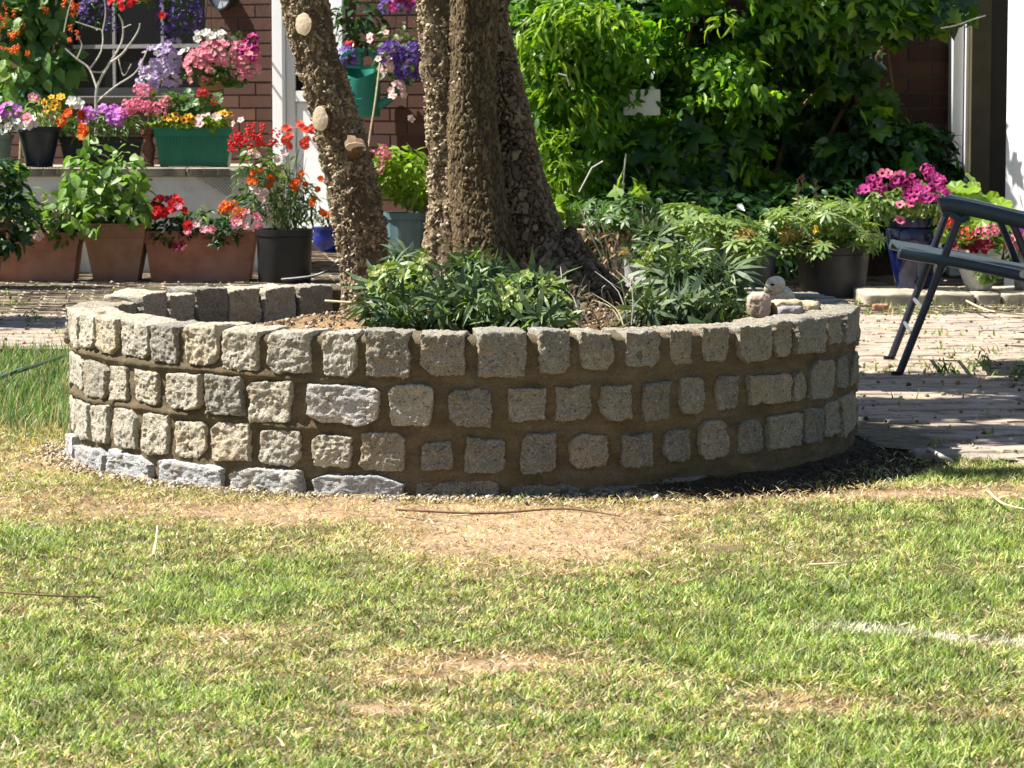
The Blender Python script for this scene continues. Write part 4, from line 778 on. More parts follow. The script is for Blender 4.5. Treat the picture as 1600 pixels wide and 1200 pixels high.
# black garden netting draped over the front of the wall
nb = MB()
def net(px0, px1, py0, fy, step=5):
    x_ = px0 - 60
    while x_ < px1:
        for sg in (1, -1):
            pts = [];
            for k in range(0, 40):
                xx = x_ + (k * 2 if sg > 0 else 60 - k * 2); yy_ = py0 + k * 2.2
                if px0 <= xx <= px1 and yy_ < fy(xx): pts.append(P(xx, yy_, 14.82 + 0.006 * math.sin(xx * .3)))
            if len(pts) > 1: nb.tube(pts, 0.0012, 3, caps=False)
        x_ += step
net(282, 362, 264, lambda x_: 264 + (x_ - 282) * 0.6); net(12, 96, 262, lambda x_: 276)
tag(nb.build('garden_netting', 'netting'), 'black plastic netting hanging over the white terrace wall', 'netting', kind='stuff')
# ================================================================ POTS
def soil_disc(root, r, z, rect=None):
    mb = MB()
    if rect: mb.box(-rect[0] / 2, rect[0] / 2, -rect[1] / 2, rect[1] / 2, z - .02, z)
    else: mb.lathe([(r, z - 0.02), (r, z)], 20)
    mb.build('compost', 'potting_soil', root)
def trough(px0, px1, ptop, d, zb, h, label, mat, taper=0.9, depth=0.2, rib=False, name='flower_trough', cat='trough'):
    xa_, xb_ = P(px0, ptop, d).x, P(px1, ptop, d).x; wd = xb_ - xa_; r = empty(name, ((xa_ + xb_) / 2, d + depth / 2, zb)); tag(r, label, cat)
    rim = h * 0.24; mb = MB(); mb.frustum(wd * taper * 0.97, depth * taper, 0.002, wd * 0.965, depth * 0.94, h - rim)
    if rib:
        nrib = int(wd / 0.016)
        for k in range(nrib): fx = -0.46 + 0.92 * k / (nrib - 1); x0_, x1_ = wd * fx * taper, wd * fx; yb, yt = -depth * taper / 2, -depth * .94 / 2; mb.tube([(x0_, yb, .01), (x1_, yt, h - rim)], .0035, 5)
    mb.build('pot_body', mat, r)
    mb = MB(); mb.frustum(wd * .985, depth * .96, h - rim + .001, wd, depth, h - 0.012); mb.frustum(wd * 1.01, depth * 1.02, h - .011, wd * 1.01, depth * 1.02, h - .001); mb.build('rim', mat, r)
    soil_disc(r, 0, h, (wd * .93, depth * .88)); return r
def round_pot(px0, px1, d, zb, h, label, mat, prof=None, ribs=0, name='plant_pot', cat='plant pot'):
    xa_, xb_ = P(px0, 400, d).x, P(px1, 400, d).x; R_ = (xb_ - xa_) / 2; r = empty(name, ((xa_ + xb_) / 2, d, zb)); tag(r, label, cat)
    prof = prof or [(.74, 0.002), (.78, .05), (.93, .86), (.93, .865)]
    mb = MB(); mb.lathe([(a_ * R_, b_ * h) for a_, b_ in prof], 48, ribs=ribs, amp=0.025); mb.build('pot_body', mat, r, smooth=not ribs)
    top = prof[-1][0]; mb = MB(); mb.lathe([(top * R_, .866 * h), (R_ * max(1, top * 1.03), .875 * h), (R_ * max(1.01, top * 1.04), h), (R_ * .9, h), (R_ * .88, .93 * h)], 48); mb.build('rim', mat, r, smooth=True)
    soil_disc(r, R_ * .885, h * .955); return r
trA = trough(-50, 124, 370, 14.05, 0.012, 0.232, 'long terracotta trough with pale pink flowers, left of the square planter', 'terracotta')
sq = trough(129, 226, 350, 14.0, 0.012, 0.275, 'square brown terracotta planter full of bright green leafy growth', 'terracotta_brown', 0.72, 0.26, name='square_planter', cat='planter')
trB = trough(224, 399, 367, 14.05, 0.012, 0.238, 'long terracotta trough with red, orange and pink flowers beside the black pot', 'terracotta')
bp = round_pot(400, 489, 14.0, 0.012, 0.25, 'round black plastic pot of tall red coneflowers near the tree', 'black_plastic', [(.9, .002), (.93, .05), (.97, .86)])
sbp = round_pot(487, 540, 16.9, 0.02, 0.135, 'small bright blue glazed pot by the house door', 'bright_blue_glaze', [(.6, .002), (.85, .25), (.95, .6), (.88, .86)])
ep = round_pot(-110, 14, 13.6, 0.012, 0.30, 'terracotta pot cut off by the left edge of the picture', 'terracotta', [(.7, .002), (.93, .86)])
gp = round_pot(596, 680, 15.5, 0.012, 0.275, 'slate blue ribbed pot of lime green leaves seen between the trunks', 'slate_plastic', ribs=28)
tb = round_pot(30, 97, 15.05, ZT, 0.20, 'dark navy plastic pot standing on the left of the white wall', 'navy_plastic', [(.62, .002), (.94, .80), (1.0, .865)])
tg = round_pot(-40, 24, 15.0, ZT, 0.16, 'grey green pot at the left edge on the white wall', 'sage_pot')
gt = trough(240, 363, 203, 14.98, ZT, 0.195, 'green ribbed plastic trough of orange pansies on the white wall', 'green_plastic', 0.88, 0.19, rib=True)
dt = trough(92, 224, 214, 15.1, ZT, 0.15, 'dark trough of purple and orange flowers on the white wall behind the leafy planter', 'black_plastic', 0.9, 0.18)
un = round_pot(222, 246, 15.02, ZT, 0.185, 'narrow rusty brown figure like urn beside the green trough', 'copper_rust', [(.75, .002), (.6, .12), (.9, .45), (.55, .7), (.62, .86)], name='garden_urn', cat='urn')
rbp = round_pot(1243, 1360, 12.95, 0.012, 0.215, 'large faded black pot of lupin leaves behind the ring, right of the stone animal', 'faded_black_plastic', [(.84, .002), (.97, .86)])
rbp2 = round_pot(1120, 1216, 12.7, 0.012, 0.215, 'dark green black pot half hidden left of the large faded pot', 'navy_plastic')
blu = round_pot(1384, 1474, 12.78, 0.06, 0.30, 'tall dark blue glazed pot of magenta petunias behind the folding chair', 'blue_glaze', [(.62, .002), (.66, .05), (.96, .62), (1.0, .8), (.93, .86)])
bowl = round_pot(1494, 1566, 12.62, 0.06, 0.175, 'pale grey stone bowl of dark red flowers under the chair arm', 'bowl_grey', [(.45, .002), (.55, .05), (.85, .45), (.98, .86)])
gsp = round_pot(1578, 1650, 12.72, 0.06, 0.2, 'grey pot of pink flowers at the right edge on the stone kerb', 'bowl_grey')
# stone kerb under them
for k, (a_, b_) in enumerate(((1352, 1452), (1455, 1521), (1524, 1563), (1566, 1680), (1683, 1780))):
    pa, pb = P(a_, 470, 12.4).x, P(b_, 470, 12.4).x; L = LAT_LO; V = rock_verts(L, (pb - pa) / 2, .28, .034, .006, 60 + k, .003, .002)
    me = npmesh('kerb_slab', V, [L[1]], 'slab_stone', True); o = link('kerb_slab', me, None, ((pa + pb) / 2, 12.66, 0.026))
    tag(o, ['worn kerb slab under the blue pot, leftmost in the row', 'kerb slab between the chair legs and the grey bowl', 'short kerb slab directly under the grey bowl', 'kerb slab at the right edge of the picture under the pink flowers', 'last kerb slab beyond the right edge'][k], 'kerb slab', 'stone slabs edging the house bed')
# ---- plants in the pots
leaves(trA, 'ovate', 'leaf_mid', [(60, 345, 14.15, 62, 28, .1), (20, 330, 14.1, 40, 40, .1), (95, 365, 14.1, 28, 18, .08)], 520, 0.045, 11, 130, name='leaf')
leaves(trA, 'ovate', 'leaf_lupin', [(50, 320, 14.15, 60, 28, .1), (40, 350, 14.05, 50, 25, .08)], 160, 0.04, 12, 60)
flowers(trA, 'petunia', ['petal_blush', 'eye_cream'], [(100, 350, 14.1, 30, 22, .08), (40, 360, 14.05, 40, 12, .08)], 12, 0.05, 13)
bl = [(165, 300, 14.15, 68, 58, .13), (130, 285, 14.1, 32, 50, .1), (200, 270, 14.1, 26, 48, .1), (150, 335, 14.05, 80, 28, .1), (215, 330, 14.05, 32, 25, .08), (145, 240, 14.15, 20, 28, .06)]
leaves(sq, 'wide', 'leaf_bright', bl, 520, 0.058, 14, 260, face=.3); stems(sq, sq.location + Vector((0, 0, .27)), bl, 16, .003, 'stem_green', 15)
leaves(trB, 'ovate', 'leaf_dark', [(315, 352, 14.12, 75, 24, .1), (268, 360, 14.05, 28, 22, .06), (350, 366, 14.02, 24, 18, .05)], 420, 0.04, 16, 150)
leaves(trB, 'narrow', 'leaf_bright', [(320, 335, 14.1, 50, 14, .08)], 60, 0.04, 17, 30)
flowers(trB, 'pom', ['petal_red'], [(265, 325, 14.05, 24, 18, .07), (290, 347, 14.0, 16, 12, .05)], 16, 0.055, 18, label='deep red flower')
flowers(trB, 'petunia', ['petal_maroon', 'eye_dark'], [(280, 385, 13.98, 12, 8, .03), (262, 320, 14, 14, 8, .05)], 6, 0.05, 19, label='dark maroon flower')
flowers(trB, 'cluster', ['petal_orange'], [(368, 330, 14.05, 18, 10, .06)], 8, 0.06, 20, label='bright orange flower')
flowers(trB, 'petunia', ['petal_pink', 'eye_cream'], [(388, 346, 14.0, 22, 16, .06), (310, 357, 13.98, 22, 8, .04), (280, 318, 14.0, 14, 6, .04)], 22, 0.042, 21, label='pink flower')
bl = [(440, 300, 14.1, 58, 55, .12), (400, 280, 14.1, 35, 60, .1), (470, 320, 14.1, 32, 35, .1)]
leaves(bp, 'narrow', 'leaf_mid', bl, 420, 0.055, 22, 160); leaves(bp, 'ovate', 'leaf_lupin', bl, 120, 0.045, 23, 60); stems(bp, bp.location + Vector((0, 0, .24)), [(435, 240, 14.1, 70, 40, .1)], 22, .0022, 'stem_green', 24)
flowers(bp, 'bell', ['petal_red'], [(398, 215, 14.05, 40, 20, .08), (385, 225, 14, 28, 16, .06)], 34, 0.04, 25, label='red flower spike')
flowers(bp, 'pom', ['petal_scarlet'], [(470, 218, 14.1, 36, 24, .08)], 16, 0.045, 26, label='dusky red coneflower')
flowers(bp, 'pom', ['petal_orange'], [(480, 285, 14.05, 26, 16, .06), (495, 325, 14.0, 16, 14, .04), (405, 280, 14, 18, 20, .05)], 20, 0.038, 27, label='orange flower')
flowers(bp, 'petunia', ['petal_blush', 'eye_cream'], [(395, 305, 14.0, 24, 16, .05), (420, 240, 14, 30, 14, .05)], 12, 0.04, 28, label='pale pink flower')
leaves(sbp, 'ovate', 'leaf_mid', [(510, 340, 16.9, 26, 14, .07)], 70, 0.04, 29, 30); flowers(sbp, 'petunia', ['petal_white', 'eye_cream'], [(508, 340, 16.88, 20, 10, .05)], 6, 0.045, 30); flowers(sbp, 'petunia', ['petal_orange', 'eye_dark'], [(515, 330, 16.88, 18, 8, .05)], 6, 0.045, 31, label='orange flower')
leaves(ep, 'ovate', 'leaf_dark', [(-10, 330, 13.6, 60, 60, .15), (10, 375, 13.5, 34, 22, .08), (0, 280, 13.6, 40, 40, .1)], 500, 0.055, 32, 120); leaves(ep, 'wide', 'leaf_bright', [(5, 270, 13.6, 36, 30, .1)], 60, 0.05, 33, 40)
bl = [(635, 272, 15.5, 52, 42, .13), (600, 262, 15.45, 28, 32, .08), (650, 300, 15.45, 36, 20, .08)]
leaves(gp, 'ovate', 'leaf_lime', bl, 420, 0.062, 34, 220, face=.2); flowers(gp, 'cluster', ['petal_pink'], [(592, 250, 15.4, 12, 22, .04)], 6, 0.06, 35)
leaves(tb, 'narrow', 'leaf_lupin', [(62, 180, 15.05, 40, 24, .1)], 170, 0.045, 36, 90); flowers(tb, 'petunia', ['petal_yellow', 'eye_dark'], [(90, 162, 15.05, 24, 12, .07)], 12, 0.04, 37)
flowers(tb, 'petunia', ['petal_white', 'eye_cream'], [(38, 194, 14.95, 20, 12, .04)], 8, 0.045, 38, label='white petunia'); flowers(tb, 'petunia', ['petal_pink', 'eye_cream'], [(48, 186, 14.93, 10, 8, .03), (48, 150, 15, 12, 6, .03)], 5, 0.05, 39, label='pink petunia')
leaves(tg, 'ovate', 'leaf_mid', [(2, 195, 15, 34, 20, .1)], 120, 0.04, 40, 50); flowers(tg, 'petunia', ['petal_violet', 'eye_cream'], [(14, 172, 14.95, 14, 10, .04)], 8, 0.05, 41); flowers(tg, 'petunia', ['petal_white', 'eye_cream'], [(8, 195, 14.93, 20, 12, .04)], 6, 0.045, 42, label='white petunia')
leaves(gt, 'ovate', 'leaf_lime', [(300, 192, 15.05, 62, 15, .1)], 260, 0.036, 43, 130, face=.2); leaves(gt, 'round', 'leaf_mid', [(290, 165, 15.1, 55, 22, .1)], 90, 0.055, 44, 60, face=.4)
flowers(gt, 'petunia', ['petal_yellow', 'eye_dark'], [(350, 182, 14.98, 20, 6, .05), (285, 184, 14.98, 30, 5, .05)], 16, 0.038, 45, label='orange pansy'); flowers(gt, 'petunia', ['petal_blush', 'eye_cream'], [(325, 188, 14.95, 20, 10, .05), (372, 192, 14.95, 8, 8, .03)], 9, 0.045, 46, label='peach pansy')
flowers(gt, 'cluster', ['petal_red'], [(327, 152, 15.05, 14, 12, .04)], 3, 0.05, 47, label='crimson flower head')
leaves(dt, 'narrow', 'leaf_mid', [(160, 195, 15.12, 70, 22, .1), (110, 200, 15.1, 22, 18, .08)], 330, 0.045, 48, 130)
flowers(dt, 'petunia', ['petal_violet', 'eye_cream'], [(160, 180, 15.02, 36, 16, .07), (190, 185, 15.0, 24, 14, .06)], 40, 0.046, 49, label='purple petunia')
flowers(dt, 'pom', ['petal_orange'], [(134, 204, 14.95, 10, 8, .02), (116, 178, 15, 14, 8, .04), (108, 188, 15, 12, 6, .04)], 8, 0.06, 50, label='orange marigold')
flowers(dt, 'petunia', ['petal_white', 'eye_cream'], [(166, 205, 14.93, 8, 8, .02), (118, 160, 15.0, 8, 8, .03)], 3, 0.06, 51, label='white petunia')
flowers(dt, 'cluster', ['petal_pink'], [(222, 152, 15.05, 14, 14, .05), (210, 168, 15.0, 24, 7, .05), (250, 165, 15, 14, 10, .05)], 18, 0.065, 52, label='pink geranium head')
bl = [(1295, 345, 12.95, 62, 40, .14), (1225, 350, 12.9, 42, 24, .1), (1345, 370, 12.9, 36, 30, .1), (1270, 390, 12.82, 60, 14, .06)]
leaves(rbp, 'lupin', 'leaf_lupin', bl, 230, 0.07, 53, 230, up=.9, rn=.4); stems(rbp, rbp.location + Vector((0, 0, .2)), bl, 26, .003, 'stem_green', 54); leaves(rbp, 'lupin', 'leaf_yellow', [(1225, 368, 12.85, 22, 14, .04)], 8, 0.08, 55, 8, label='yellowed leaf')
flowers(rbp, 'small', ['petal_yellow'], [(1285, 370, 12.85, 45, 16, .05)], 6, 0.03, 56)
for px_, a_, b_ in ((1247, 279, 330), (1275, 282, 330), (1254, 275, 300)):
    mb = MB(); d_ = 12.93; off = rbp.location; mb.tube([P(px_, b_, d_) - off, P(px_, a_, d_) - off], [.003, .002], 5)
    for k in range(14): p_ = P(px_ + random.uniform(-2.5, 2.5), a_ + (b_ - a_) * k / 20, d_) - off; mb.tube([p_, p_ + Vector((random.uniform(-.006, .006), 0, .008))], .0035, 4)
    mb.build('seed_spike', 'twig_brown', rbp)
bl = [(1120, 360, 12.7, 70, 32, .12), (1070, 340, 12.9, 40, 26, .1), (1165, 390, 12.6, 36, 22, .08)]
leaves(rbp2, 'lupin', 'leaf_lupin', bl, 200, 0.072, 57, 200, up=.9, rn=.4); leaves(rbp2, 'ovate', 'leaf_bright', bl, 90, 0.05, 58, 50); stems(rbp2, rbp2.location + Vector((0, 0, .2)), bl, 18, .003, 'stem_green', 59); leaves(rbp2, 'lupin', 'leaf_yellow', [(1150, 370, 12.6, 30, 14, .04)], 6, 0.07, 60, 6, label='yellowed leaf')
bl = [(1430, 315, 12.75, 62, 30, .13), (1385, 320, 12.7, 36, 26, .1), (1470, 330, 12.7, 30, 22, .08)]
leaves(blu, 'ovate', 'leaf_lupin', bl, 420, 0.036, 61, 180); leaves(blu, 'ovate', 'leaf_mid', bl, 200, 0.036, 62, 60)
flowers(blu, 'petunia', ['petal_magenta', 'eye_dark'], [(1395, 285, 12.7, 40, 14, .07), (1440, 285, 12.7, 36, 14, .07), (1450, 305, 12.62, 34, 12, .05), (1360, 300, 12.7, 18, 10, .05)], 70, 0.042, 63, label='magenta petunia')
flowers(blu, 'petunia', ['petal_pink', 'eye_dark'], [(1400, 347, 12.58, 8, 6, .02), (1415, 325, 12.6, 16, 8, .03), (1385, 275, 12.66, 20, 6, .04)], 9, 0.045, 64, label='pink petunia'); flowers(blu, 'cluster', ['petal_magenta'], [(1447, 272, 12.75, 12, 6, .04)], 4, 0.06, 65)
leaves(bowl, 'round', 'leaf_lime', [(1520, 305, 12.75, 28, 14, .07), (1500, 350, 12.6, 18, 10, .05), (1560, 335, 12.6, 18, 9, .05)], 40, 0.075, 66, 40, face=.9, up=.5); leaves(bowl, 'ovate', 'leaf_bright', [(1530, 378, 12.58, 40, 16, .09), (1540, 425, 12.5, 16, 18, .03)], 190, 0.038, 67, 110)
leaves(bowl, 'ovate', 'leaf_mid', [(1530, 350, 12.7, 42, 36, .09)], 160, 0.045, 68, 60)
flowers(bowl, 'petunia', ['petal_maroon', 'eye_dark'], [(1510, 385, 12.5, 22, 9, .05), (1530, 385, 12.5, 20, 8, .04)], 14, 0.045, 69, label='blackish red petunia'); flowers(bowl, 'cluster', ['petal_scarlet'], [(1483, 360, 12.52, 10, 16, .03), (1508, 362, 12.5, 10, 8, .03)], 6, 0.06, 70, label='scarlet geranium head'); flowers(bowl, 'cluster', ['petal_pink'], [(1545, 365, 12.5, 12, 6, .03)], 4, 0.055, 71, label='pink geranium head')
leaves(gsp, 'ovate', 'leaf_bright', [(1595, 380, 12.7, 36, 26, .09)], 180, 0.04, 72, 60); flowers(gsp, 'petunia', ['petal_pink', 'eye_cream'], [(1590, 378, 12.62, 18, 18, .05)], 14, 0.045, 73); flowers(gsp, 'petunia', ['petal_violet', 'eye_cream'], [(1600, 362, 12.6, 18, 10, .05)], 6, 0.045, 74, label='purple petunia')
# runner bean on canes, bare shrub, baskets
bean = empty('runner_bean', P(50, 262, 15.6)); bean.location.z = ZT; tag(bean, 'runner bean plant with orange red flowers climbing canes at the upper left', 'bean plant')
bl = [(40, 90, 15.9, 55, 70, .2), (85, 110, 15.8, 34, 48, .14), (15, 40, 15.9, 40, 50, .15), (70, 20, 15.9, 45, 36, .15), (30, 150, 15.8, 44, 28, .12), (20, -40, 15.9, 80, 60, .2)]
leaves(bean, 'wide', 'leaf_bean', bl, 620, 0.085, 80, 240, up=.35, face=.7, droop=.8); leaves(bean, 'wide', 'leaf_bright', [(15, 130, 15.75, 26, 40, .1), (40, 50, 15.8, 60, 40, .1)], 60, 0.07, 81, 50, face=.6, droop=.7)
flowers(bean, 'bell', ['petal_orange'], [(95, 12, 15.75, 30, 16, .08), (18, 60, 15.7, 22, 40, .08), (112, 58, 15.7, 12, 14, .05), (70, 30, 15.75, 20, 10, .05), (10, 30, 15.7, 16, 20, .05), (30, 70, 15.7, 20, 20, .06)], 36, 0.038, 82, label='orange red bean flower')
for k, px_ in enumerate((-10, 30, 75)):
    mb = MB(); mb.tube([P(px_, 258, 15.8 + .05 * k) - bean.location, P(px_ + 18, -120, 15.85) - bean.location], .005, 6); mb.build('cane', 'cane', bean)
bs = empty('bare_shrub', P(152, 262, 15.5)); bs.location.z = ZT; tag(bs, 'leafless shrub with pale silvery branches in front of the dark window', 'shrub')
mb = MB()
def br(pts, r): mb.tube(curve_pts([P(a_, b_, 15.5 + c_) - bs.location for a_, b_, c_ in pts], 4), [r * (1 - 0.6 * i / (len(pts) * 4)) for i in range((len(pts) - 1) * 4 + 1)], 6)
br([(150, 258, 0), (150, 200, 0), (150, 150, 0), (155, 128, 0), (172, 98, .02), (190, 66, .05), (192, 38, .05), (185, 22, .05)], .0085)
br([(172, 98, 0), (190, 85, -.03), (205, 66, -.05), (216, 48, -.05), (219, 36, -.05)], .006); br([(152, 140, 0), (140, 108, .04), (120, 92, .05), (102, 76, .06)], .006)
br([(140, 108, 0), (158, 80, 0), (160, 50, .03), (148, 44, .03), (118, 34, .03)], .005); br([(160, 50, 0), (165, 20, 0), (162, -10, 0)], .004); br([(150, 160, 0), (180, 135, -.03), (210, 115, -.05), (225, 90, -.06), (232, 72, -.06)], .005)
br([(192, 44, 0), (205, 38, 0)], .003); br([(185, 90, 0), (193, 118, -.02), (205, 100, -.02)], .004); br([(100, 50, .05), (106, 20, .05), (114, -8, .05)], .004); br([(120, 92, 0), (128, 70, 0), (118, 52, 0)], .004); br([(145, 112, 0), (160, 112, 0), (170, 100, 0)], .004)
mb.build('branch', 'twig_silver', bs, smooth=True)
def basket(px, py, d, rpx, label, top):
    c_ = P(px, py, d); r = empty('hanging_basket', c_); tag(r, label, 'hanging basket', 'hanging baskets on the house wall'); R_ = rpx * d / F; mb = MB(); mb.lathe([(R_ * math.sin(q), -R_ * math.cos(q) * .8) for q in np.linspace(0.15, 1.45, 7)], 24); mb.build('coir_liner', 'coir', r, smooth=True)
    for k in range(3): q = 2.1 * k + .4; mb = MB(); mb.tube([(R_ * math.cos(q), R_ * math.sin(q), 0), (0, 0, top)], .0025, 4); mb.build('chain', 'dark_metal', r)
    mb = MB(); mb.tube([(0, 0, top), (0, .02, top + .03), (0, .35, top + .03)], .006, 6); mb.build('bracket', 'dark_metal', r); return r
b1 = basket(225, -25, 17.3, 34, 'hanging basket trailing deep purple lobelia above the window', .5)
leaves(b1, 'ovate', 'leaf_mid', [(225, -20, 17.3, 90, 30, .15)], 200, .04, 90, 40); flowers(b1, 'small', ['petal_purple'], [(150, 15, 17.2, 26, 26, .06), (280, 22, 17.2, 36, 40, .06), (172, 42, 17.2, 14, 10, .05), (262, 50, 17.2, 12, 12, .04)], 270, .024, 91, 220, label='purple lobelia'); leaves(b1, 'narrow', 'leaf_dark', [(150, 18, 17.22, 30, 30, .06), (280, 25, 17.22, 38, 42, .06)], 220, .04, 191, 0)
flowers(b1, 'pom', ['petal_red'], [(198, 4, 17.15, 26, 10, .05), (245, 20, 17.15, 14, 8, .05)], 9, .045, 92, label='red flower')
b2 = basket(250, 112, 17.3, 24, 'basket of pale lilac petunias over the window sill', .75)
leaves(b2, 'ovate', 'leaf_mid', [(255, 112, 17.3, 36, 22, .12)], 140, .04, 93, 50); flowers(b2, 'petunia', ['petal_lilac', 'eye_cream'], [(250, 95, 17.2, 32, 26, .08), (232, 125, 17.15, 16, 22, .05), (272, 72, 17.2, 12, 10, .05), (256, 118, 17.15, 26, 22, .05)], 110, .046, 94, label='pale lilac petunia'); flowers(b2, 'petunia', ['petal_white', 'eye_cream'], [(295, 84, 17.15, 14, 8, .04)], 6, .05, 95, label='cream petunia')
b3 = basket(335, 118, 17.2, 30, 'basket of bright pink geraniums on the brick wall left of the door', .75)
leaves(b3, 'round', 'leaf_mid', [(340, 112, 17.2, 52, 24, .12)], 150, .05, 96, 60); leaves(b3, 'ovate', 'leaf_hellebore', [(345, 60, 17.2, 30, 14, .08)], 60, .05, 97, 30); flowers(b3, 'petunia', ['petal_pink', 'eye_cream'], [(350, 88, 17.08, 54, 24, .08), (388, 105, 17.05, 18, 24, .05), (310, 105, 17.05, 20, 28, .05)], 150, .04, 98, 200, label='bright pink flower'); flowers(b3, 'petunia', ['petal_magenta', 'eye_dark'], [(392, 78, 17.02, 16, 24, .04)], 20, .04, 99, label='magenta flower'); flowers(b3, 'petunia', ['petal_white', 'eye_cream'], [(330, 56, 17.1, 28, 8, .05)], 12, .045, 100, label='white flower')
b4 = basket(640, 60, 16.9, 32, 'basket of violet lobelia and cream pansies between the trunks', .8)
leaves(b4, 'ovate', 'leaf_mid', [(625, 85, 16.85, 44, 50, .12)], 210, .045, 110, 80, face=.3); leaves(b4, 'ovate', 'leaf_dark', [(560, 30, 17.0, 40, 50, .12)], 140, .06, 109, 40); flowers(b4, 'small', ['petal_purple'], [(645, 100, 16.75, 30, 34, .08), (612, 85, 16.75, 22, 20, .05), (543, 90, 16.9, 14, 18, .05), (620, 8, 16.8, 28, 16, .05)], 330, .036, 111, 200, label='violet lobelia'); flowers(b4, 'petunia', ['petal_blush', 'eye_cream'], [(625, 142, 16.75, 22, 12, .05), (600, 58, 16.7, 26, 8, .05), (632, 182, 16.75, 14, 8, .04), (600, 100, 16.72, 12, 18, .04)], 26, .045, 112, label='cream pansy')
flowers(b4, 'pom', ['petal_magenta'], [(625, 5, 16.75, 22, 10, .04)], 8, .05, 113, label='magenta flower')
# letter box of green plastic on the wall
s_, z_ = on_wall(585, 130); lb = empty('watering_can', HO + Tn * s_ + Nw * 0.16 + Vector((0, 0, z_)), -AW * .3); tag(lb, 'teal green plastic watering can hanging on the brick wall between the trunks', 'watering can')
kx = 17.2 / F; mb = MB(); Rb = 33 * kx; N_ = 36; rows_ = [(.0, -52), (.90, -52), (.93, -49), (.94, -20), (.95, 0), (.96, 12), (.95, 16), (.90, 14), (.90, -30), (0, -46)]; V = []; Fc = []
for r_, z0_ in rows_:
    for k in range(N_):
        q = 2 * math.pi * k / N_; x_, y_ = Rb * r_ * math.cos(q), Rb * .8 * r_ * math.sin(q); t_ = max(0, (z0_ + 10) / 26) if r_ > .89 else 0; V.append((x_, y_, z0_ * kx + t_ * (y_ * .38 + abs(x_) * .25)))
Fc = [(a_ * N_ + k, a_ * N_ + (k + 1) % N_, (a_ + 1) * N_ + (k + 1) % N_, (a_ + 1) * N_ + k) for a_ in range(len(rows_) - 1) for k in range(N_)]
mb.add(V, Fc); mb.build('can_body', 'teal_plastic', lb, smooth=True)
def strap(name, pts, wd, th):
    mb = MB(); c_ = curve_pts(pts, 5); V = []
    for i_, p_ in enumerate(c_):
        t_ = (c_[min(i_ + 1, len(c_) - 1)] - c_[max(i_ - 1, 0)]).normalized(); n_ = t_.cross(Vector((0, 1, 0)))
        for sy, sn in ((-1, -.6), (-.7, -1), (.7, -1), (1, -.6), (1, .6), (.7, 1), (-.7, 1), (-1, .6)): V.append(p_ + Vector((0, sy * wd / 2, 0)) + n_ * sn * th / 2)
    mb.add(V, [(a_ * 8 + k, a_ * 8 + (k + 1) % 8, (a_ + 1) * 8 + (k + 1) % 8, (a_ + 1) * 8 + k) for a_ in range(len(c_) - 1) for k in range(8)] + [tuple(range(8)), tuple(range(len(V) - 1, len(V) - 9, -1))]); return mb.build(name, 'teal_plastic', lb, smooth=True)
strap('handle', [Vector((-27 * kx, 0, 8 * kx)), Vector((-27 * kx, 0, 34 * kx)), Vector((-20 * kx, 0, 46 * kx)), Vector((0, 0, 51 * kx)), Vector((18 * kx, 0, 47 * kx)), Vector((26 * kx, 0, 34 * kx)), Vector((27 * kx, 0, 10 * kx))], .085, .035)
strap('cross_grip', [Vector((-26 * kx, 0, 26 * kx)), Vector((0, 0, 24 * kx)), Vector((26 * kx, 0, 26 * kx))], .07, .022)
strap('grip_stay', [Vector((-1 * kx, 0, 24 * kx)), Vector((0, 0, 36 * kx)), Vector((0, 0, 50 * kx))], .05, .03)
mb = MB(); mb.tube(curve_pts([Vector((26 * kx, 0, -36 * kx)), Vector((50 * kx, 0, -20 * kx)), Vector((70 * kx, 0, 20 * kx))], 5), [.028 - .0012 * k for k in range(11)], 12); mb.build('spout', 'teal_plastic', lb, smooth=True)
mb = MB(); mb.tube([(-12 * kx, -Rb * .76, -6 * kx), (-12 * kx, -Rb * .765, -24 * kx), (6 * kx, -Rb * .775, -25 * kx)], .0035, 6); mb.build('moulded_mark', 'teal_plastic', lb)
rb_ = MB(); rb_.lathe([(.042 * math.sin(q), .03 - .03 * math.cos(q)) for q in np.linspace(0.1, 3.1, 9)], 20); o = rb_.build('red_ball', MATS and 'petal_red', None, True); o.location = lb.location + Vector((-.045, .0, 52 * kx)); tag(o, 'small dark red ball on top of the green watering can', 'ball')
def stick(name, pts, r, mat, label, cat):
    mb = MB(); c0 = Vector(pts[0]); q = curve_pts([Vector(p_) - c0 for p_ in pts], 5); mb.tube(q, [r * (1 - .4 * i / len(q)) for i in range(len(q))], 6); o = mb.build(name, mat, None, True, loc=c0); tag(o, label, cat); return o
c_ = [P(594, 98, 16.6), P(586, 160, 16.55), P(576, 226, 16.5), P(566, 330, 16.4)]; c_.append(Vector((c_[-1].x - .06, 16.35, 0.02))); stick('garden_cane', c_, .006, 'cane', 'thin pale cane leaning in front of the green watering can', 'cane')
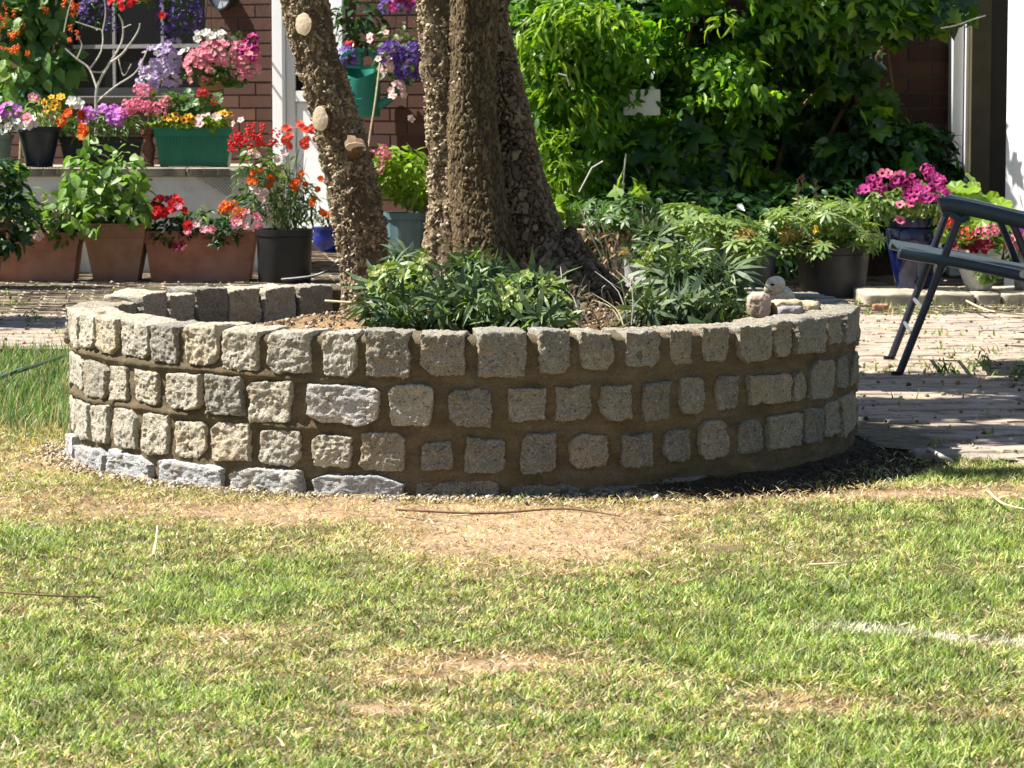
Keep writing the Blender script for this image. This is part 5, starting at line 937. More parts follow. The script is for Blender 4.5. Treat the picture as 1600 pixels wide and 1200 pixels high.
# ================================================================ CLIMBING VINE on the right wing
vine = empty('climbing_vine', (P(1150, 340, 14.2).x, 14.2, 0)); tag(vine, 'large leafy climbing vine covering the house wing right of the tree trunks', 'vine')
def keep_v(pos):
    px, py = PX(pos[:, 0], pos[:, 1], pos[:, 2]); gap = ((px - 1006) / 27) ** 2 + ((py - 161) / 12) ** 2 < .7 + .9 * fbm(pos * 30, 5, 2)
    gap |= (((px - 1440) / 62) ** 2 + ((py - 112) / 60) ** 2 < 1); gap |= (px > 1478) & (py > 60) & (py < 235); gap |= (px > 1505) & (py > 25)
    nz = fbm(pos * np.array([4.0, 2.5, 5.0]), 71, 3); return ~gap & (nz > np.where(px < 960, 0.39, 0.455)) & (pos[:, 1] < 14.46)
bv = [(835, 40, 13.9, 40, 60, .15), (845, 130, 13.9, 40, 60, .15), (870, 60, 13.9, 80, 90, .22), (900, 170, 13.85, 90, 80, .2), (890, 270, 13.9, 75, 70, .2), (960, 60, 13.85, 110, 70, .25), (1100, 50, 13.9, 110, 70, .22), (1180, 120, 13.9, 100, 80, .2)]
leaves(vine, 'ovate', 'leaf_vine', bv, 7800, 0.054, 120, 170, up=.5, face=.25, droop=.8, keep=keep_v, rn=.7)
bd = [(1010, 240, 14.0, 110, 90, .2), (1120, 220, 14.0, 110, 100, .2), (1220, 60, 13.95, 110, 60, .2), (1330, 20, 13.9, 130, 45, .22), (1440, 10, 13.9, 80, 34, .2), (1240, 250, 14.0, 120, 70, .2), (1350, 240, 13.95, 100, 75, .2), (1430, 260, 13.9, 66, 60, .2), (1100, 310, 14.0, 200, 50, .2), (1290, 150, 14.15, 110, 60, .12)]
leaves(vine, 'lobed', 'leaf_vine', bd, 3600, 0.068, 121, 120, up=.6, face=.35, droop=.8, keep=keep_v, rn=.6, var=.5)
leaves(vine, 'ovate', 'leaf_vine', bd, 2800, 0.05, 128, 0, up=.6, face=.3, droop=.6, keep=keep_v, rn=.7, var=.5)
leaves(vine, 'ovate', 'leaf_vine', [(1150, 20, 13.65, 160, 45, .15), (1330, 5, 13.7, 130, 35, .15), (1090, 120, 13.7, 70, 50, .1), (1180, 130, 13.7, 60, 40, .1)], 900, 0.055, 129, 60, up=.5, face=.3, droop=.6, keep=keep_v, rn=.7)
leaves(vine, 'narrow', 'leaf_lime', [(860, 60, 13.68, 60, 60, .06), (930, 40, 13.65, 60, 30, .06), (880, 170, 13.66, 60, 50, .06), (1020, 60, 13.66, 60, 30, .06), (1080, 130, 13.66, 40, 30, .05), (850, 260, 13.7, 40, 50, .05)], 650, 0.075, 127, 0, up=.5, droop=1.0, keep=keep_v, shell=.6, rest='young_foliage')
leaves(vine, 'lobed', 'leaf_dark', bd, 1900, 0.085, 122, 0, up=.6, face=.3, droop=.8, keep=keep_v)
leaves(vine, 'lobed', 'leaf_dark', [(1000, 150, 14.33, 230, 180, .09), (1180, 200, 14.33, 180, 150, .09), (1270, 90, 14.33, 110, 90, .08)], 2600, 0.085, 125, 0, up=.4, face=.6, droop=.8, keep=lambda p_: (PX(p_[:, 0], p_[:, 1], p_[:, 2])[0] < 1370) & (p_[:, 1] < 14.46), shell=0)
leaves(vine, 'narrow', 'leaf_lime', [(900, 10, 13.6, 50, 18, .08), (975, 25, 13.6, 24, 12, .06), (1270, 8, 13.6, 18, 12, .05), (1130, 30, 13.6, 30, 14, .06), (870, 265, 13.6, 20, 22, .05)], 110, 0.07, 123, 60, up=.6, name='leaf', label='young yellow green leaf')
# unseen leaf mass added above the picture to shade the vine and bed
shade_top = [(1120, -60, 13.95, 150, 70, .3), (1230, -90, 13.8, 150, 90, .45), (1330, -110, 13.85, 80, 80, .3), (1180, -240, 13.9, 180, 120, .4)]
leaves(vine, 'lobed', 'leaf_vine', shade_top, 1000, 0.09, 124, 0, up=.8, droop=.5)
mb = MB(); g = np.random.default_rng(3); off = vine.location
for (a_, b_), ends in {(1050, 345): [(900, 60), (980, 20), (1100, -60), (830, 180)], (1200, 350): [(1290, 130), (1400, 30), (1180, 20), (1120, 140)], (1330, 350): [(1400, 200), (1300, 40)]}.items():
    for e in ends: mb.tube([q - off for q in curve_pts([P(a_, b_ + 80, 14.25), P((a_ + e[0]) / 2 + g.normal() * 30, (b_ + e[1]) / 2, 14.25), P(e[0], e[1], 14.2), P(e[0] + g.normal() * 60, e[1] - 130, 14.1)], 5)], [.016 - .0008 * i for i in range(16)], 6)
mb.build('branch', 'twig_brown', vine, kind='stuff')
for k, pts in enumerate(([(872, 115), (885, 118), (890, 135)], [(1470, 44), (1492, 40), (1520, 30), (1540, 24)], [(905, 300), (925, 262), (942, 252)], [(978, 240), (970, 320), (955, 400)])):
    mb = MB(); mb.tube([P(*q, 13.55) - off for q in pts], .0035, 5); mb.build('tendril', 'twig_silver', vine)
# white board behind the vine leaves
vb = MB(); q = P(1003, 160, 13.9); vb.box(q.x - .085, q.x + .085, 13.9, 13.95, q.z - .06, q.z + .06, 0, .004); leaves(vine, 'ovate', 'leaf_vine', [(974, 150, 13.84, 8, 8, .01), (1034, 172, 13.84, 8, 8, .01), (996, 180, 13.84, 16, 5, .01), (1000, 141, 13.84, 22, 5, .01), (988, 162, 13.84, 4, 8, .01)], 26, .05, 139, 26, up=.4, face=.8, droop=.8)
tag(vb.build('window_box', 'white_paint'), 'small white board showing through a gap in the climbing vine', 'board')
# undergrowth between vine and ring
ug = empty('undergrowth_shrub', (P(1000, 400, 13.2).x, 13.2, 0)); tag(ug, 'tangle of low green and brown plants under the vine behind the ring', 'shrub')
leaves(ug, 'ovate', 'leaf_dark', [(1050, 340, 13.5, 200, 45, .2), (950, 380, 13.3, 70, 50, .15), (1300, 330, 13.6, 140, 50, .15), (1170, 400, 13.3, 90, 50, .15)], 2200, .055, 130, 60); leaves(ug, 'narrow', 'leaf_dry', [(950, 400, 13.0, 60, 42, .12), (1000, 370, 13.1, 60, 30, .1), (910, 350, 13.1, 26, 16, .06)], 260, .06, 131, 120, label='dry brown leaf'); leaves(ug, 'lupin', 'leaf_mid', [(990, 330, 13.0, 80, 34, .1), (900, 340, 13.1, 30, 24, .08)], 50, .08, 132, 50)
leaves(ug, 'lobed', 'leaf_lime', [(985, 292, 13.0, 24, 14, .05), (962, 330, 13.0, 16, 10, .04), (885, 320, 13.1, 16, 22, .05)], 26, .06, 133, 26); stems(ug, (P(960, 400, 13.1).x, 13.1, .05), [(960, 330, 13, 70, 60, .1)], 18, .0035, 'twig_silver', 134)
sh = empty('shrub_by_pipe', (P(1420, 350, 13.9).x, 13.95, 0)); sh.name = 'evergreen_shrub'; tag(sh, 'dark evergreen shrub under the brick wall behind the magenta petunias', 'shrub')
leaves(sh, 'ovate', 'leaf_dark', [(1420, 230, 13.95, 70, 45, .18), (1330, 250, 13.9, 80, 50, .15), (1440, 290, 13.9, 66, 50, .15), (1380, 330, 13.95, 120, 60, .12)], 2300, .06, 135, 80, keep=lambda p_: PX(p_[:, 0], p_[:, 1], p_[:, 2])[0] < 1506)
# tall conifer added unseen left of the picture to cast shade across the path
cf = empty('shade_conifer', (-2.62, 11.45, 0)); tag(cf, 'narrow clipped conifer added out of view to shade the path', 'tree')
mb = MB(); mb.tube([(0, 0, 0), (0, 0, 1.7)], [.05, .02], 8); mb.build('trunk', 'twig_brown', cf); leaves(cf, 'narrow', 'leaf_dark', [(800 + F * -2.62 / 11.45, 170 - 60, 11.45, 120, 420, .3)], 5000, .09, 136, 0, rest='crown')
# ================================================================ TREES IN THE RING
def bark_disp(Pn, kind, seed):
    wp = np.stack([fbm(Pn * 55, seed + 40, 2), fbm(Pn * 55 + 9, seed + 41, 2), fbm(Pn * 55 + 19, seed + 42, 2)], 1) - 0.5
    W = Pn + wp * np.array([0.022, 0.022, 0.03])
    fur = 1 - np.abs(2 * fbm(W * np.array([34, 34, 7.5]), seed + 3, 3) - 1)
    fine = fbm(W * np.array([210, 210, 110]), seed + 7, 3)
    if kind == 'pale':
        f1, f2, idv, tz = worley(W * np.array([105, 105, 58]), seed, True); e = sstep(f2 - f1, 0.02, 0.18); gap = sstep(fbm(W * np.array([45, 45, 22]), seed + 13, 2), 0.40, 0.56)
        d = e * gap * (0.35 + 0.65 * idv) * 0.0095 + e * tz * (idv - 0.35) * 0.006 + (sstep(1 - np.abs(2 * fbm(W * np.array([22, 22, 3.2]), seed + 33, 3) - 1), 0.35, 0.95) * 0.009 if seed == 11 else sstep(fur, 0.45, 0.95) * 0.007) + fine * 0.003
        return d, np.clip(gap * e * (0.35 + .65 * idv) + .25 * fine, 0, 1)
    if kind == 'olive':
        f1, f2, idv, tz = worley(W * np.array([120, 120, 30]), seed, True); e = sstep(f2 - f1, 0.03, 0.22)
        return e * 0.0045 * (.4 + .6 * idv) + sstep(1 - np.abs(2 * fbm(W * np.array([38, 38, 4.5]), seed + 33, 3) - 1), 0.4, 0.95) * 0.006 + fine * 0.003, e * (.35 + .65 * idv) * (.4 + .6 * sstep(fur, .3, .9))
    f1, f2, idv, tz = worley((Pn + wp * np.array([.034, .034, .05])) * np.array([66, 66, 27]), seed, True); e = sstep(f2 - f1, 0.03, 0.14)
    return e * (0.5 + 0.5 * idv) * 0.0115 + e * tz * (idv - .5) * .004 + fine * 0.005 + sstep(fur, .4, .95) * .007, e * (.3 + .7 * idv) * (.5 + .5 * sstep(fur, .3, .8))
def trunk(root, rows, d, kind, mat, seed, name='trunk', dz=0.0028, n=190, zbot=0.18, ztop=None, depth_f=1.0, back=None, dshift=None):
    """rows: (py, left px, right px) from top to bottom at distance d"""
    zs = []; cx = []; rr_ = []; cy = []
    for i, (py, a_, b_) in enumerate(rows):
        dd = d + (dshift[i] if dshift else 0); pa, pb = P(a_, py, dd), P(b_, py, dd); zs.append((pa.z + pb.z) / 2); cx.append((pa.x + pb.x) / 2); rr_.append((pb.x - pa.x) / 2 - 0.0085); cy.append(dd)
    o = np.argsort(zs); zs = np.array(zs)[o]; cx = np.array(cx)[o]; rr_ = np.array(rr_)[o]; cy = np.array(cy)[o]
    zb = min(zbot, zs[0]); zv = np.arange(zb, zs[-1], dz); X0 = np.interp(zv, zs, cx); R0 = np.interp(zv, zs, rr_); Y0 = np.interp(zv, zs, cy)
    k = np.ones(25) / 25
    def sm(a_): return np.convolve(np.pad(a_, 12, mode='edge'), k, 'valid')
    X0, R0, Y0 = sm(X0), sm(R0), sm(Y0)
    th = np.linspace(0, 2 * np.pi, n, endpoint=False); TT, ZZ = np.meshgrid(th, zv, indexing='xy'); m_ = len(zv)
    lob = 1 + 0.07 * np.sin(TT * 3 + seed + ZZ * 2.0) + 0.05 * np.sin(TT * 5 + seed * 2 - ZZ * 3)
    lob = lob / 1.03; Rr_ = R0[:, None] * lob; dirx, diry = np.cos(TT), np.sin(TT)
    B = np.stack([X0[:, None] + Rr_ * dirx, Y0[:, None] + Rr_ * diry * depth_f, ZZ], 2).reshape(-1, 3); dsp, cv = bark_disp(B, kind, seed)
    dirs = np.stack([dirx, diry, 0 * dirx], 2).reshape(-1, 3); V = B + dirs * dsp[:, None] - np.array(root.location)
    i = np.arange(m_ - 1)[:, None] * n; j_ = np.arange(n)[None]; Q = np.stack([i + j_, i + (j_ + 1) % n, i + n + (j_ + 1) % n, i + n + j_], 2).reshape(-1, 4)
    o = link(name, npmesh(name, V, [Q], mat, True, np.repeat(cv[:, None], 3, 1)), root)
    if kind in ('pale', 'olive'):
        g_ = np.random.default_rng(seed); nf = (4200 if seed == 3 else 2800) if kind == 'pale' else 900; ok_ = np.where((B[:, 2] < 1.2))[0]; ids = g_.choice(ok_, nf)
        if kind == 'olive': ids = ids[(dirs[ids, 0] < -0.1)]
        nn_ = dirs[ids]; nf = len(ids); up_ = np.array([0, 0, 1.0]) * np.where(g_.random((nf, 1)) < .5, 1, -1) + g_.normal(size=(nf, 3)) * .35
        N_ = nn_ + up_ * g_.uniform(-.9, .3, (nf, 1)) + g_.normal(size=(nf, 3)) * .3; R_ = frames(N_, up_ + nn_ * .35)
        joined('bark_flake', 'chip', ['bark_chip'], B[ids] + nn_ * (dsp[ids] * .85)[:, None], R_, (.005 + .012 * g_.random(nf) ** 2) * (.75 if kind == 'olive' else 1), root, off=np.array(root.location))
    # upper continuation, above the picture
    if ztop:
        mb = MB(); q = Vector((X0[-1], Y0[-1], zv[-1] - .005)); dr_ = Vector((X0[-1] - X0[-60], Y0[-1] - Y0[-60], zv[-1] - zv[-60])).normalized(); pts = [q - root.location]; rs = [R0[-1]]; kk = 8
        for s in range(kk): q = q + dr_ * (ztop - zv[-1]) / kk; dr_ = (dr_ + Vector((random.uniform(-.06, .06), random.uniform(-.05, .05), .05))).normalized(); pts.append(q - root.location); rs.append(R0[-1] * (1 - .08 * (s + 1)))
        mb.tube(pts, rs, 20); mb.build('upper_' + name, 'twig_brown', root, smooth=True); return pts[-1] + root.location
tl = empty('tree', (P(565, 470, 7.85).x, 7.85, 0.28)); tag(tl, 'leaning left tree trunk with pale sawn off branch stubs', 'tree')
e1 = trunk(tl, [(-60, 428, 500), (0, 441, 512), (60, 455, 524), (100, 465, 535), (150, 481, 553), (225, 500, 577), (290, 513, 592), (350, 524, 604), (400, 533, 606), (450, 538, 606), (480, 536, 612)], 7.85, 'pale', 'bark_pale', 3, ztop=2.6)
def cutstub(px, py, rx, ry, out, d, seed, yaw=0.0, pitch=0.0):
    c_ = P(px, py, d); mb = MB(); n_ = 28; k = d / F; V = []; rr2 = random.Random(seed)
    ws = [1 + rr2.uniform(-.05, .05) for _ in range(n_)]
    for r_, y_ in ((1.12, out + .01), (1.08, out * .5), (1.02, .001), (1.0, 0), (0.5, -.0015)): V += [(r_ * ws[i] * rx * k * math.cos(2 * math.pi * i / n_), y_, r_ * ws[i] * ry * k * math.sin(2 * math.pi * i / n_)) for i in range(n_)]
    V.append((0, -.002, 0)); Fc = [(q * n_ + i, q * n_ + (i + 1) % n_, (q + 1) * n_ + (i + 1) % n_, (q + 1) * n_ + i) for q in range(4) for i in range(n_)]; M = [0] * (2 * n_) + [1] * (2 * n_)
    Fc += [(4 * n_ + i, 4 * n_ + (i + 1) % n_, 5 * n_) for i in range(n_)]; M += [1] * n_
    me = bpy.data.meshes.new('sawn_stub'); me.from_pydata(V, [], Fc); me.materials.append(MATS['twig_brown']); me.materials.append(MATS['cut_wood']); me.polygons.foreach_set('material_index', M); me.update(); o = link('sawn_stub', me, tl, c_ - tl.location); o.rotation_euler = (pitch, 0, yaw)
cutstub(474, 38, 14, 17, .02, 7.782, 1, -0.4, 0.05); cutstub(500, 186, 13, 19, .02, 7.78, 2, -0.35, 0.05); cutstub(556, 230, 16, 8, .04, 7.755, 3, 0.1, 0.5)
mb = MB(); mb.tube([P(548, 240, 7.80) - tl.location, P(556, 230, 7.765) - tl.location, P(572, 236, 7.75) - tl.location], [.022, .016, .004], 10); mb.build('branch_stub', 'twig_brown', tl, smooth=True)
tm = empty('tree', (P(770, 430, 7.6).x, 7.65, 0.3)); tag(tm, 'old tree of three thick rough stems fused at the base inside the ring', 'tree')
e2 = trunk(tm, [(-60, 648, 716), (0, 655, 720), (100, 660, 722), (200, 669, 728), (300, 672, 735), (350, 668, 740), (400, 662, 745), (450, 655, 750)], 7.62, 'pale', 'bark_pale', 11, ztop=2.6)
e3 = trunk(tm, [(-60, 702, 776), (0, 704, 778), (100, 702, 774), (200, 698, 776), (300, 702, 790), (370, 706, 806), (420, 706, 815), (450, 704, 822)], 7.55, 'olive', 'bark_olive', 17, ztop=2.9)
e4 = trunk(tm, [(-60, 706, 782), (0, 715, 789), (50, 724, 794), (100, 732, 806), (150, 740, 818), (200, 745, 830), (250, 750, 842), (300, 754, 855), (350, 760, 875), (400, 764, 893), (440, 766, 905), (470, 766, 918)], 7.66, 'grey', 'bark_grey', 23, ztop=2.9, n=260)
# root flare running right
rr3 = np.random.default_rng(4)
for k, pts in enumerate(([(870, 385, 7.62, 16), (905, 430, 7.6, 20), (945, 470, 7.55, 16), (1000, 500, 7.5, 8)], [(850, 400, 7.58, 20), (885, 450, 7.5, 22), (925, 490, 7.45, 14), (960, 510, 7.4, 8)], [(880, 360, 7.66, 10), (925, 425, 7.66, 12), (975, 465, 7.6, 10), (1015, 490, 7.6, 6)])):
    c_ = curve_pts([P(a_, b_, d_) for a_, b_, d_, r_ in pts], 40); rads = np.interp(np.linspace(0, 3, len(c_)), range(4), [q[3] * 7.5 / F for q in pts]); n_ = 60; V = []
    for i, p_ in enumerate(c_):
        t_ = (c_[min(i + 1, len(c_) - 1)] - c_[max(i - 1, 0)]).normalized(); a_ = Vector((0, 1, 0)); a_ = (a_ - t_ * a_.dot(t_)).normalized(); b_ = t_.cross(a_)
        for j_ in range(n_): q = 2 * math.pi * j_ / n_; V.append(p_ + (a_ * math.cos(q) + b_ * math.sin(q)) * rads[i])
    V = np.array([list(v) for v in V]); C0 = np.repeat(np.array([list(v) for v in c_]), n_, 0); nd = V - C0; nd /= np.linalg.norm(nd, axis=1, keepdims=True); dsp, cv = bark_disp(V, 'grey', 31 + k); V = V + nd * (dsp - .004)[:, None] - np.array(tm.location)
    i = np.arange(len(c_) - 1)[:, None] * n_; j_ = np.arange(n_)[None]; Q = np.stack([i + j_, i + (j_ + 1) % n_, i + n_ + (j_ + 1) % n_, i + n_ + j_], 2).reshape(-1, 4); link('root', npmesh('root', V, [Q], 'bark_grey', True, np.repeat(cv[:, None], 3, 1)), tm)
# crown above the picture: casts the broken shade on the patio right of the ring
gx_ = np.random.default_rng(12)
def crown(root, clusters, seed, tops):
    g = np.random.default_rng(seed); pos = []; mb = MB()
    for (x_, y_, z_, r_, n_) in clusters:
        u = g.normal(size=(n_, 3)); u /= np.linalg.norm(u, axis=1, keepdims=True); pos.append(np.array([x_, y_, z_]) + u * (g.random((n_, 1)) ** .5) * np.array([r_, r_, r_ * .6]))
        tp = min(tops, key=lambda q: (q - Vector((x_, y_, z_))).length); mb.tube([q - root.location for q in curve_pts([tp - Vector((0, 0, .1)), (tp + Vector((x_, y_, z_))) / 2 + Vector((0, 0, .12)), Vector((x_, y_, z_))], 4)], [.035 - .0035 * i for i in range(9)], 7)
    mb.build('limb', 'twig_brown', root, kind='stuff'); pos = np.concatenate(pos); u = g.normal(size=pos.shape); R = orient(u, g, .9, .3, .5); joined('crown', 'ovate', ['leaf_mid'], pos, R, .075 + .03 * g.random(len(pos)), root, off=np.array(root.location))
def shade_at(px, py, h, z=0.0):
    p_ = G(px, py, z) if z == 0 else None; return p_ + Vector(SUN) * (h / SUN.z)
cl = []
for px_, py_, r_, n_, h_ in ((1380, 610, .17, 260, 2.9), (1450, 655, .22, 400, 3.0), (1420, 600, .24, 420, 2.9), (1500, 608, .26, 330, 3.0), (1590, 612, .26, 330, 2.9), (1400, 640, .16, 220, 3.1), (1500, 645, .24, 330, 3.2), (1590, 650, .24, 330, 3.1), (1450, 690, .14, 200, 2.8), (1550, 682, .17, 230, 3.0), (1640, 690, .25, 300, 2.9), (1700, 640, .35, 400, 3.1), (1520, 742, .07, 60, 2.8), (1590, 742, .08, 70, 2.8), (1800, 600, .4, 400, 3.0)):
    p_ = shade_at(px_, py_, h_); cl.append((p_.x, p_.y, p_.z, r_, int(n_ * 1.35)))
crown(tm, cl, 13, [e2, e3, e4])
# ================================================================ PLANTS IN THE RING
def hellebore(label, blobs, n, size, seed, new=0, newblobs=None, bpx=None):
    b0 = P(*bpx); r = empty('hellebore', b0); tag(r, label, 'hellebore', 'hellebores growing in the ring bed'); leaves(r, 'hellebore', 'leaf_hellebore', blobs, int(n * 0.95), size * .78, seed, 300, up=.5, rn=.95, droop=.2, face=.3, var=.6, shell=.1)
    leaves(r, 'ovate', 'leaf_yellow', blobs, max(6, n // 12), size * .3, seed + 8, 20, up=.5, rn=.8, label='yellowed leaflet')
    leaves(r, 'narrow', 'leaf_bright', blobs, int(n * 1.8), size * .36, seed + 9, 60, up=.5, rn=.8)
    leaves(r, 'narrow', 'leaf_hellebore', blobs, n * 2, size * .55, seed + 1, 60, up=.4, rn=.8); stems(r, b0, blobs, 14, .003, 'stem_green', seed + 2)
    if new: leaves(r, 'ovate', 'leaf_hellebore_new', newblobs, new, .030, seed + 3, 80, face=.3); flowers(r, 'petunia', ['leaf_hellebore_new', 'eye_cream'], newblobs, new // 5, .032, seed + 4, label='pale green flower')
    return r
hellebore('dark hellebore with yellow green tips below the left trunk', [(640, 465, 6.95, 64, 36, .14), (610, 490, 6.75, 45, 22, .08), (635, 420, 7.05, 36, 22, .1), (690, 480, 6.8, 40, 30, .1)], 120, .085, 200, 60, [(630, 410, 7.0, 40, 22, .08), (620, 440, 6.9, 50, 26, .08)], (640, 505, 6.95))
hellebore('blue green hellebore with long fingered leaves in front of the middle trunk', [(745, 450, 6.95, 52, 32, .12), (740, 415, 7.0, 34, 15, .08), (760, 480, 6.75, 55, 28, .1)], 110, .095, 210, 0, None, (745, 500, 6.95))
hellebore('hellebore with pale lime flower heads at the right of the group', [(830, 470, 6.8, 60, 34, .1), (850, 500, 6.65, 50, 16, .06)], 80, .085, 220, 110, [(830, 450, 6.75, 50, 24, .06), (800, 475, 6.7, 30, 22, .05), (860, 480, 6.7, 30, 26, .05)], (830, 505, 6.8))
hellebore('broad dark green hellebore at the right of the ring beside the loose stones', [(1080, 440, 7.2, 80, 46, .14), (1040, 400, 7.35, 55, 34, .1), (1110, 475, 7.0, 60, 22, .08), (1050, 480, 7.0, 60, 22, .08), (1030, 370, 7.4, 30, 20, .06)], 170, .085, 230, 30, [(1050, 400, 7.2, 60, 20, .06)], (1080, 495, 7.2))
dg = empty('dry_grass_clump', P(950, 505, 7.0)); tag(dg, 'clump of dry and green grassy stems right of the root flare', 'grass clump')
for k in range(26):
    x0_ = random.uniform(890, 1010); mb = MB() if k % 1 == 0 else mb; d_ = random.uniform(6.75, 7.2); tip = (x0_ + random.uniform(-70, 20), 505 - random.uniform(30, 95)); p0_, p2_ = P(x0_, 508, d_), P(*tip, d_ + random.uniform(-.05, .1)); mid = (p0_ + p2_) / 2 + Vector((random.uniform(-.02, .02), 0, random.uniform(.0, .03)))
    mb.tube([q - dg.location for q in curve_pts([p0_, mid, p2_], 3)], [.0016, .0016, .0015, .0013, .0011, .0009, .0005], 4); mb.build('grass_stalk', random.choice(['cane', 'stem_green', 'twig_silver', 'twig_brown']), dg)
ys = empty('seedling', P(985, 470, 7.3)); tag(ys, 'pale star leaved seedling on a thin forked stem beside the dark hellebore', 'seedling')
mb = MB(); mb.tube([q - ys.location for q in curve_pts([P(976, 468, 7.3), P(990, 440, 7.3), P(986, 420, 7.3), P(975, 396, 7.3)], 5)], .0022, 5); mb.build('stem', 'cane', ys); mb = MB(); mb.tube([q - ys.location for q in curve_pts([P(988, 436, 7.3), P(996, 420, 7.3), P(998, 404, 7.3)], 4)], .0018, 5); mb.build('stem', 'cane', ys)
leaves(ys, 'lupin', 'leaf_yellow', [(975, 392, 7.3, 4, 3, .01)], 2, .035, 240, 2, up=1, face=.8)
# twigs lying on the bed
stick('twig', [P(508, 470, 7.4), P(560, 474, 7.35), P(600, 482, 7.3)], .003, 'cane', 'pale dry stalk lying on the soil at the foot of the left trunk', 'twig')
stick('twig', [P(862, 412, 7.35), P(850, 440, 7.3), P(838, 470, 7.25)], .003, 'twig_brown', 'thin upright twig leaning on the big right stem', 'twig')
# ================================================================ LOOSE STONES, ORNAMENT
def rock(name, px, py, d, hx, hy, hz, mat, seed, label, cat='stone', zb=None, rz=0, r=.012, group=None):
    c_ = P(px, py, d); L = LAT_HI; V = rock_verts(L, hx, hy, hz, r, seed, .004, .002); me = npmesh(name, V, [L[1]], mat, True); o = link(name, me, None, (c_.x, d, zb + hz if zb is not None else c_.z)); o.rotation_euler = (0, 0, rz); tag(o, label, cat, group); return o
GR = 'loose stones on the right of the ring'
rock('loose_stone', 1185, 473, 7.02, .028, .035, .030, 'pink_stone', 71, 'upright pinkish stone on the right of the ring beside the hellebore', zb=WH - .016, r=.018, group=GR)
rock('loose_stone', 1228, 475, 7.05, .036, .03, .019, 'tan_stone', 72, 'flat tan stone right of the pinkish one on the ring', zb=WH - .012, rz=.3, r=.014, group=GR)
rock('loose_stone', 1262, 478, 7.1, .028, .03, .014, 'tan_stone', 73, 'small brown stone at the right end of the loose stones', zb=WH - .01, rz=-.2, r=.011, group=GR)
rock('loose_stone', 1235, 487, 7.0, .03, .02, .012, 'grey_stone', 74, 'dark low stone in front of the flat tan one', zb=WH - .012, rz=.1, r=.01, group=GR)
rock('grey_block', 1005, 432, 8.0, .034, .03, .038, 'grey_stone', 75, 'weathered grey stone half hidden behind the right hellebore', zb=.30, r=.008)
rock('garden_rock', 1003, 392, 12.4, .07, .05, .12, 'grey_stone', 76, 'grey rock standing beyond the ring behind the star leaved seedling', zb=0.01, r=.03)
rock('brick_bat', 1375, 482, 12.05, .03, .02, .014, 'terracotta', 77, 'broken bit of brick on the paving near the kerb', cat='brick piece', zb=.012, r=.008)
rock('tile_scrap', 897, 362, 13.0, .05, .03, .02, 'tan_stone', 78, 'piece of pale tile caught in the plants right of the big stem', cat='tile piece', zb=.262, r=.008)
oz = WH + .004; oc = P(1213, 462, 7.42); orn = empty('stone_animal', (oc.x, 7.42, WH - .018)); orn.rotation_euler = (0, 0, .15); orn.scale = (.9, .9, .9); tag(orn, 'small cream stone animal ornament with round head sitting on the right of the ring', 'ornament')
def blobmesh(name, spheres, mat, parent, sub=3):
    mb_ = bpy.data.metaballs.new(name); mb_.resolution = .004; mb_.threshold = .1
    bo = bpy.data.objects.new(name, mb_); COL.objects.link(bo)
    for x_, y_, z_, r_ in spheres: e_ = mb_.elements.new(); e_.co = (x_, y_, z_); e_.radius = r_
    dg_ = bpy.context.evaluated_depsgraph_get(); me = bpy.data.meshes.new_from_object(bo.evaluated_get(dg_)); bpy.data.objects.remove(bo); me.materials.clear(); me.materials.append(MATS[mat]); me.polygons.foreach_set('use_smooth', [True] * len(me.polygons)); return link(name, me, parent)
blobmesh('body', [(.022, .012, .030, .036), (.032, .02, .024, .032), (.0, 0, .028, .022), (-.012, -.004, .014, .016), (-.010, -.002, .030, .018), (.004, -.01, .010, .014)], 'cream_stone', orn)
hd = blobmesh('head', [(-.008, -.008, .062, .031), (-.026, -.02, .053, .017), (.002, -.004, .066, .027), (-.02, -.016, .07, .014), (-.03, -.022, .048, .011)], 'cream_stone', orn)
mb = MB(); mb.lathe([(.0055 * math.sin(q), .004 * math.cos(q)) for q in np.linspace(3.1, .05, 7)], 12); e_ = mb.build('eye', 'slot_black', hd, True); e_.scale = (1.1, .6, 1.0); e_.location = (-.019, -.0335, .066); e_.rotation_euler = (1.3, 0, 0)
mb = MB(); mb.tube([(-.03, -.03, .050), (-.026, -.036, .047), (-.02, -.036, .047)], .0012, 5); mb.build('mouth', 'slot_black', hd)
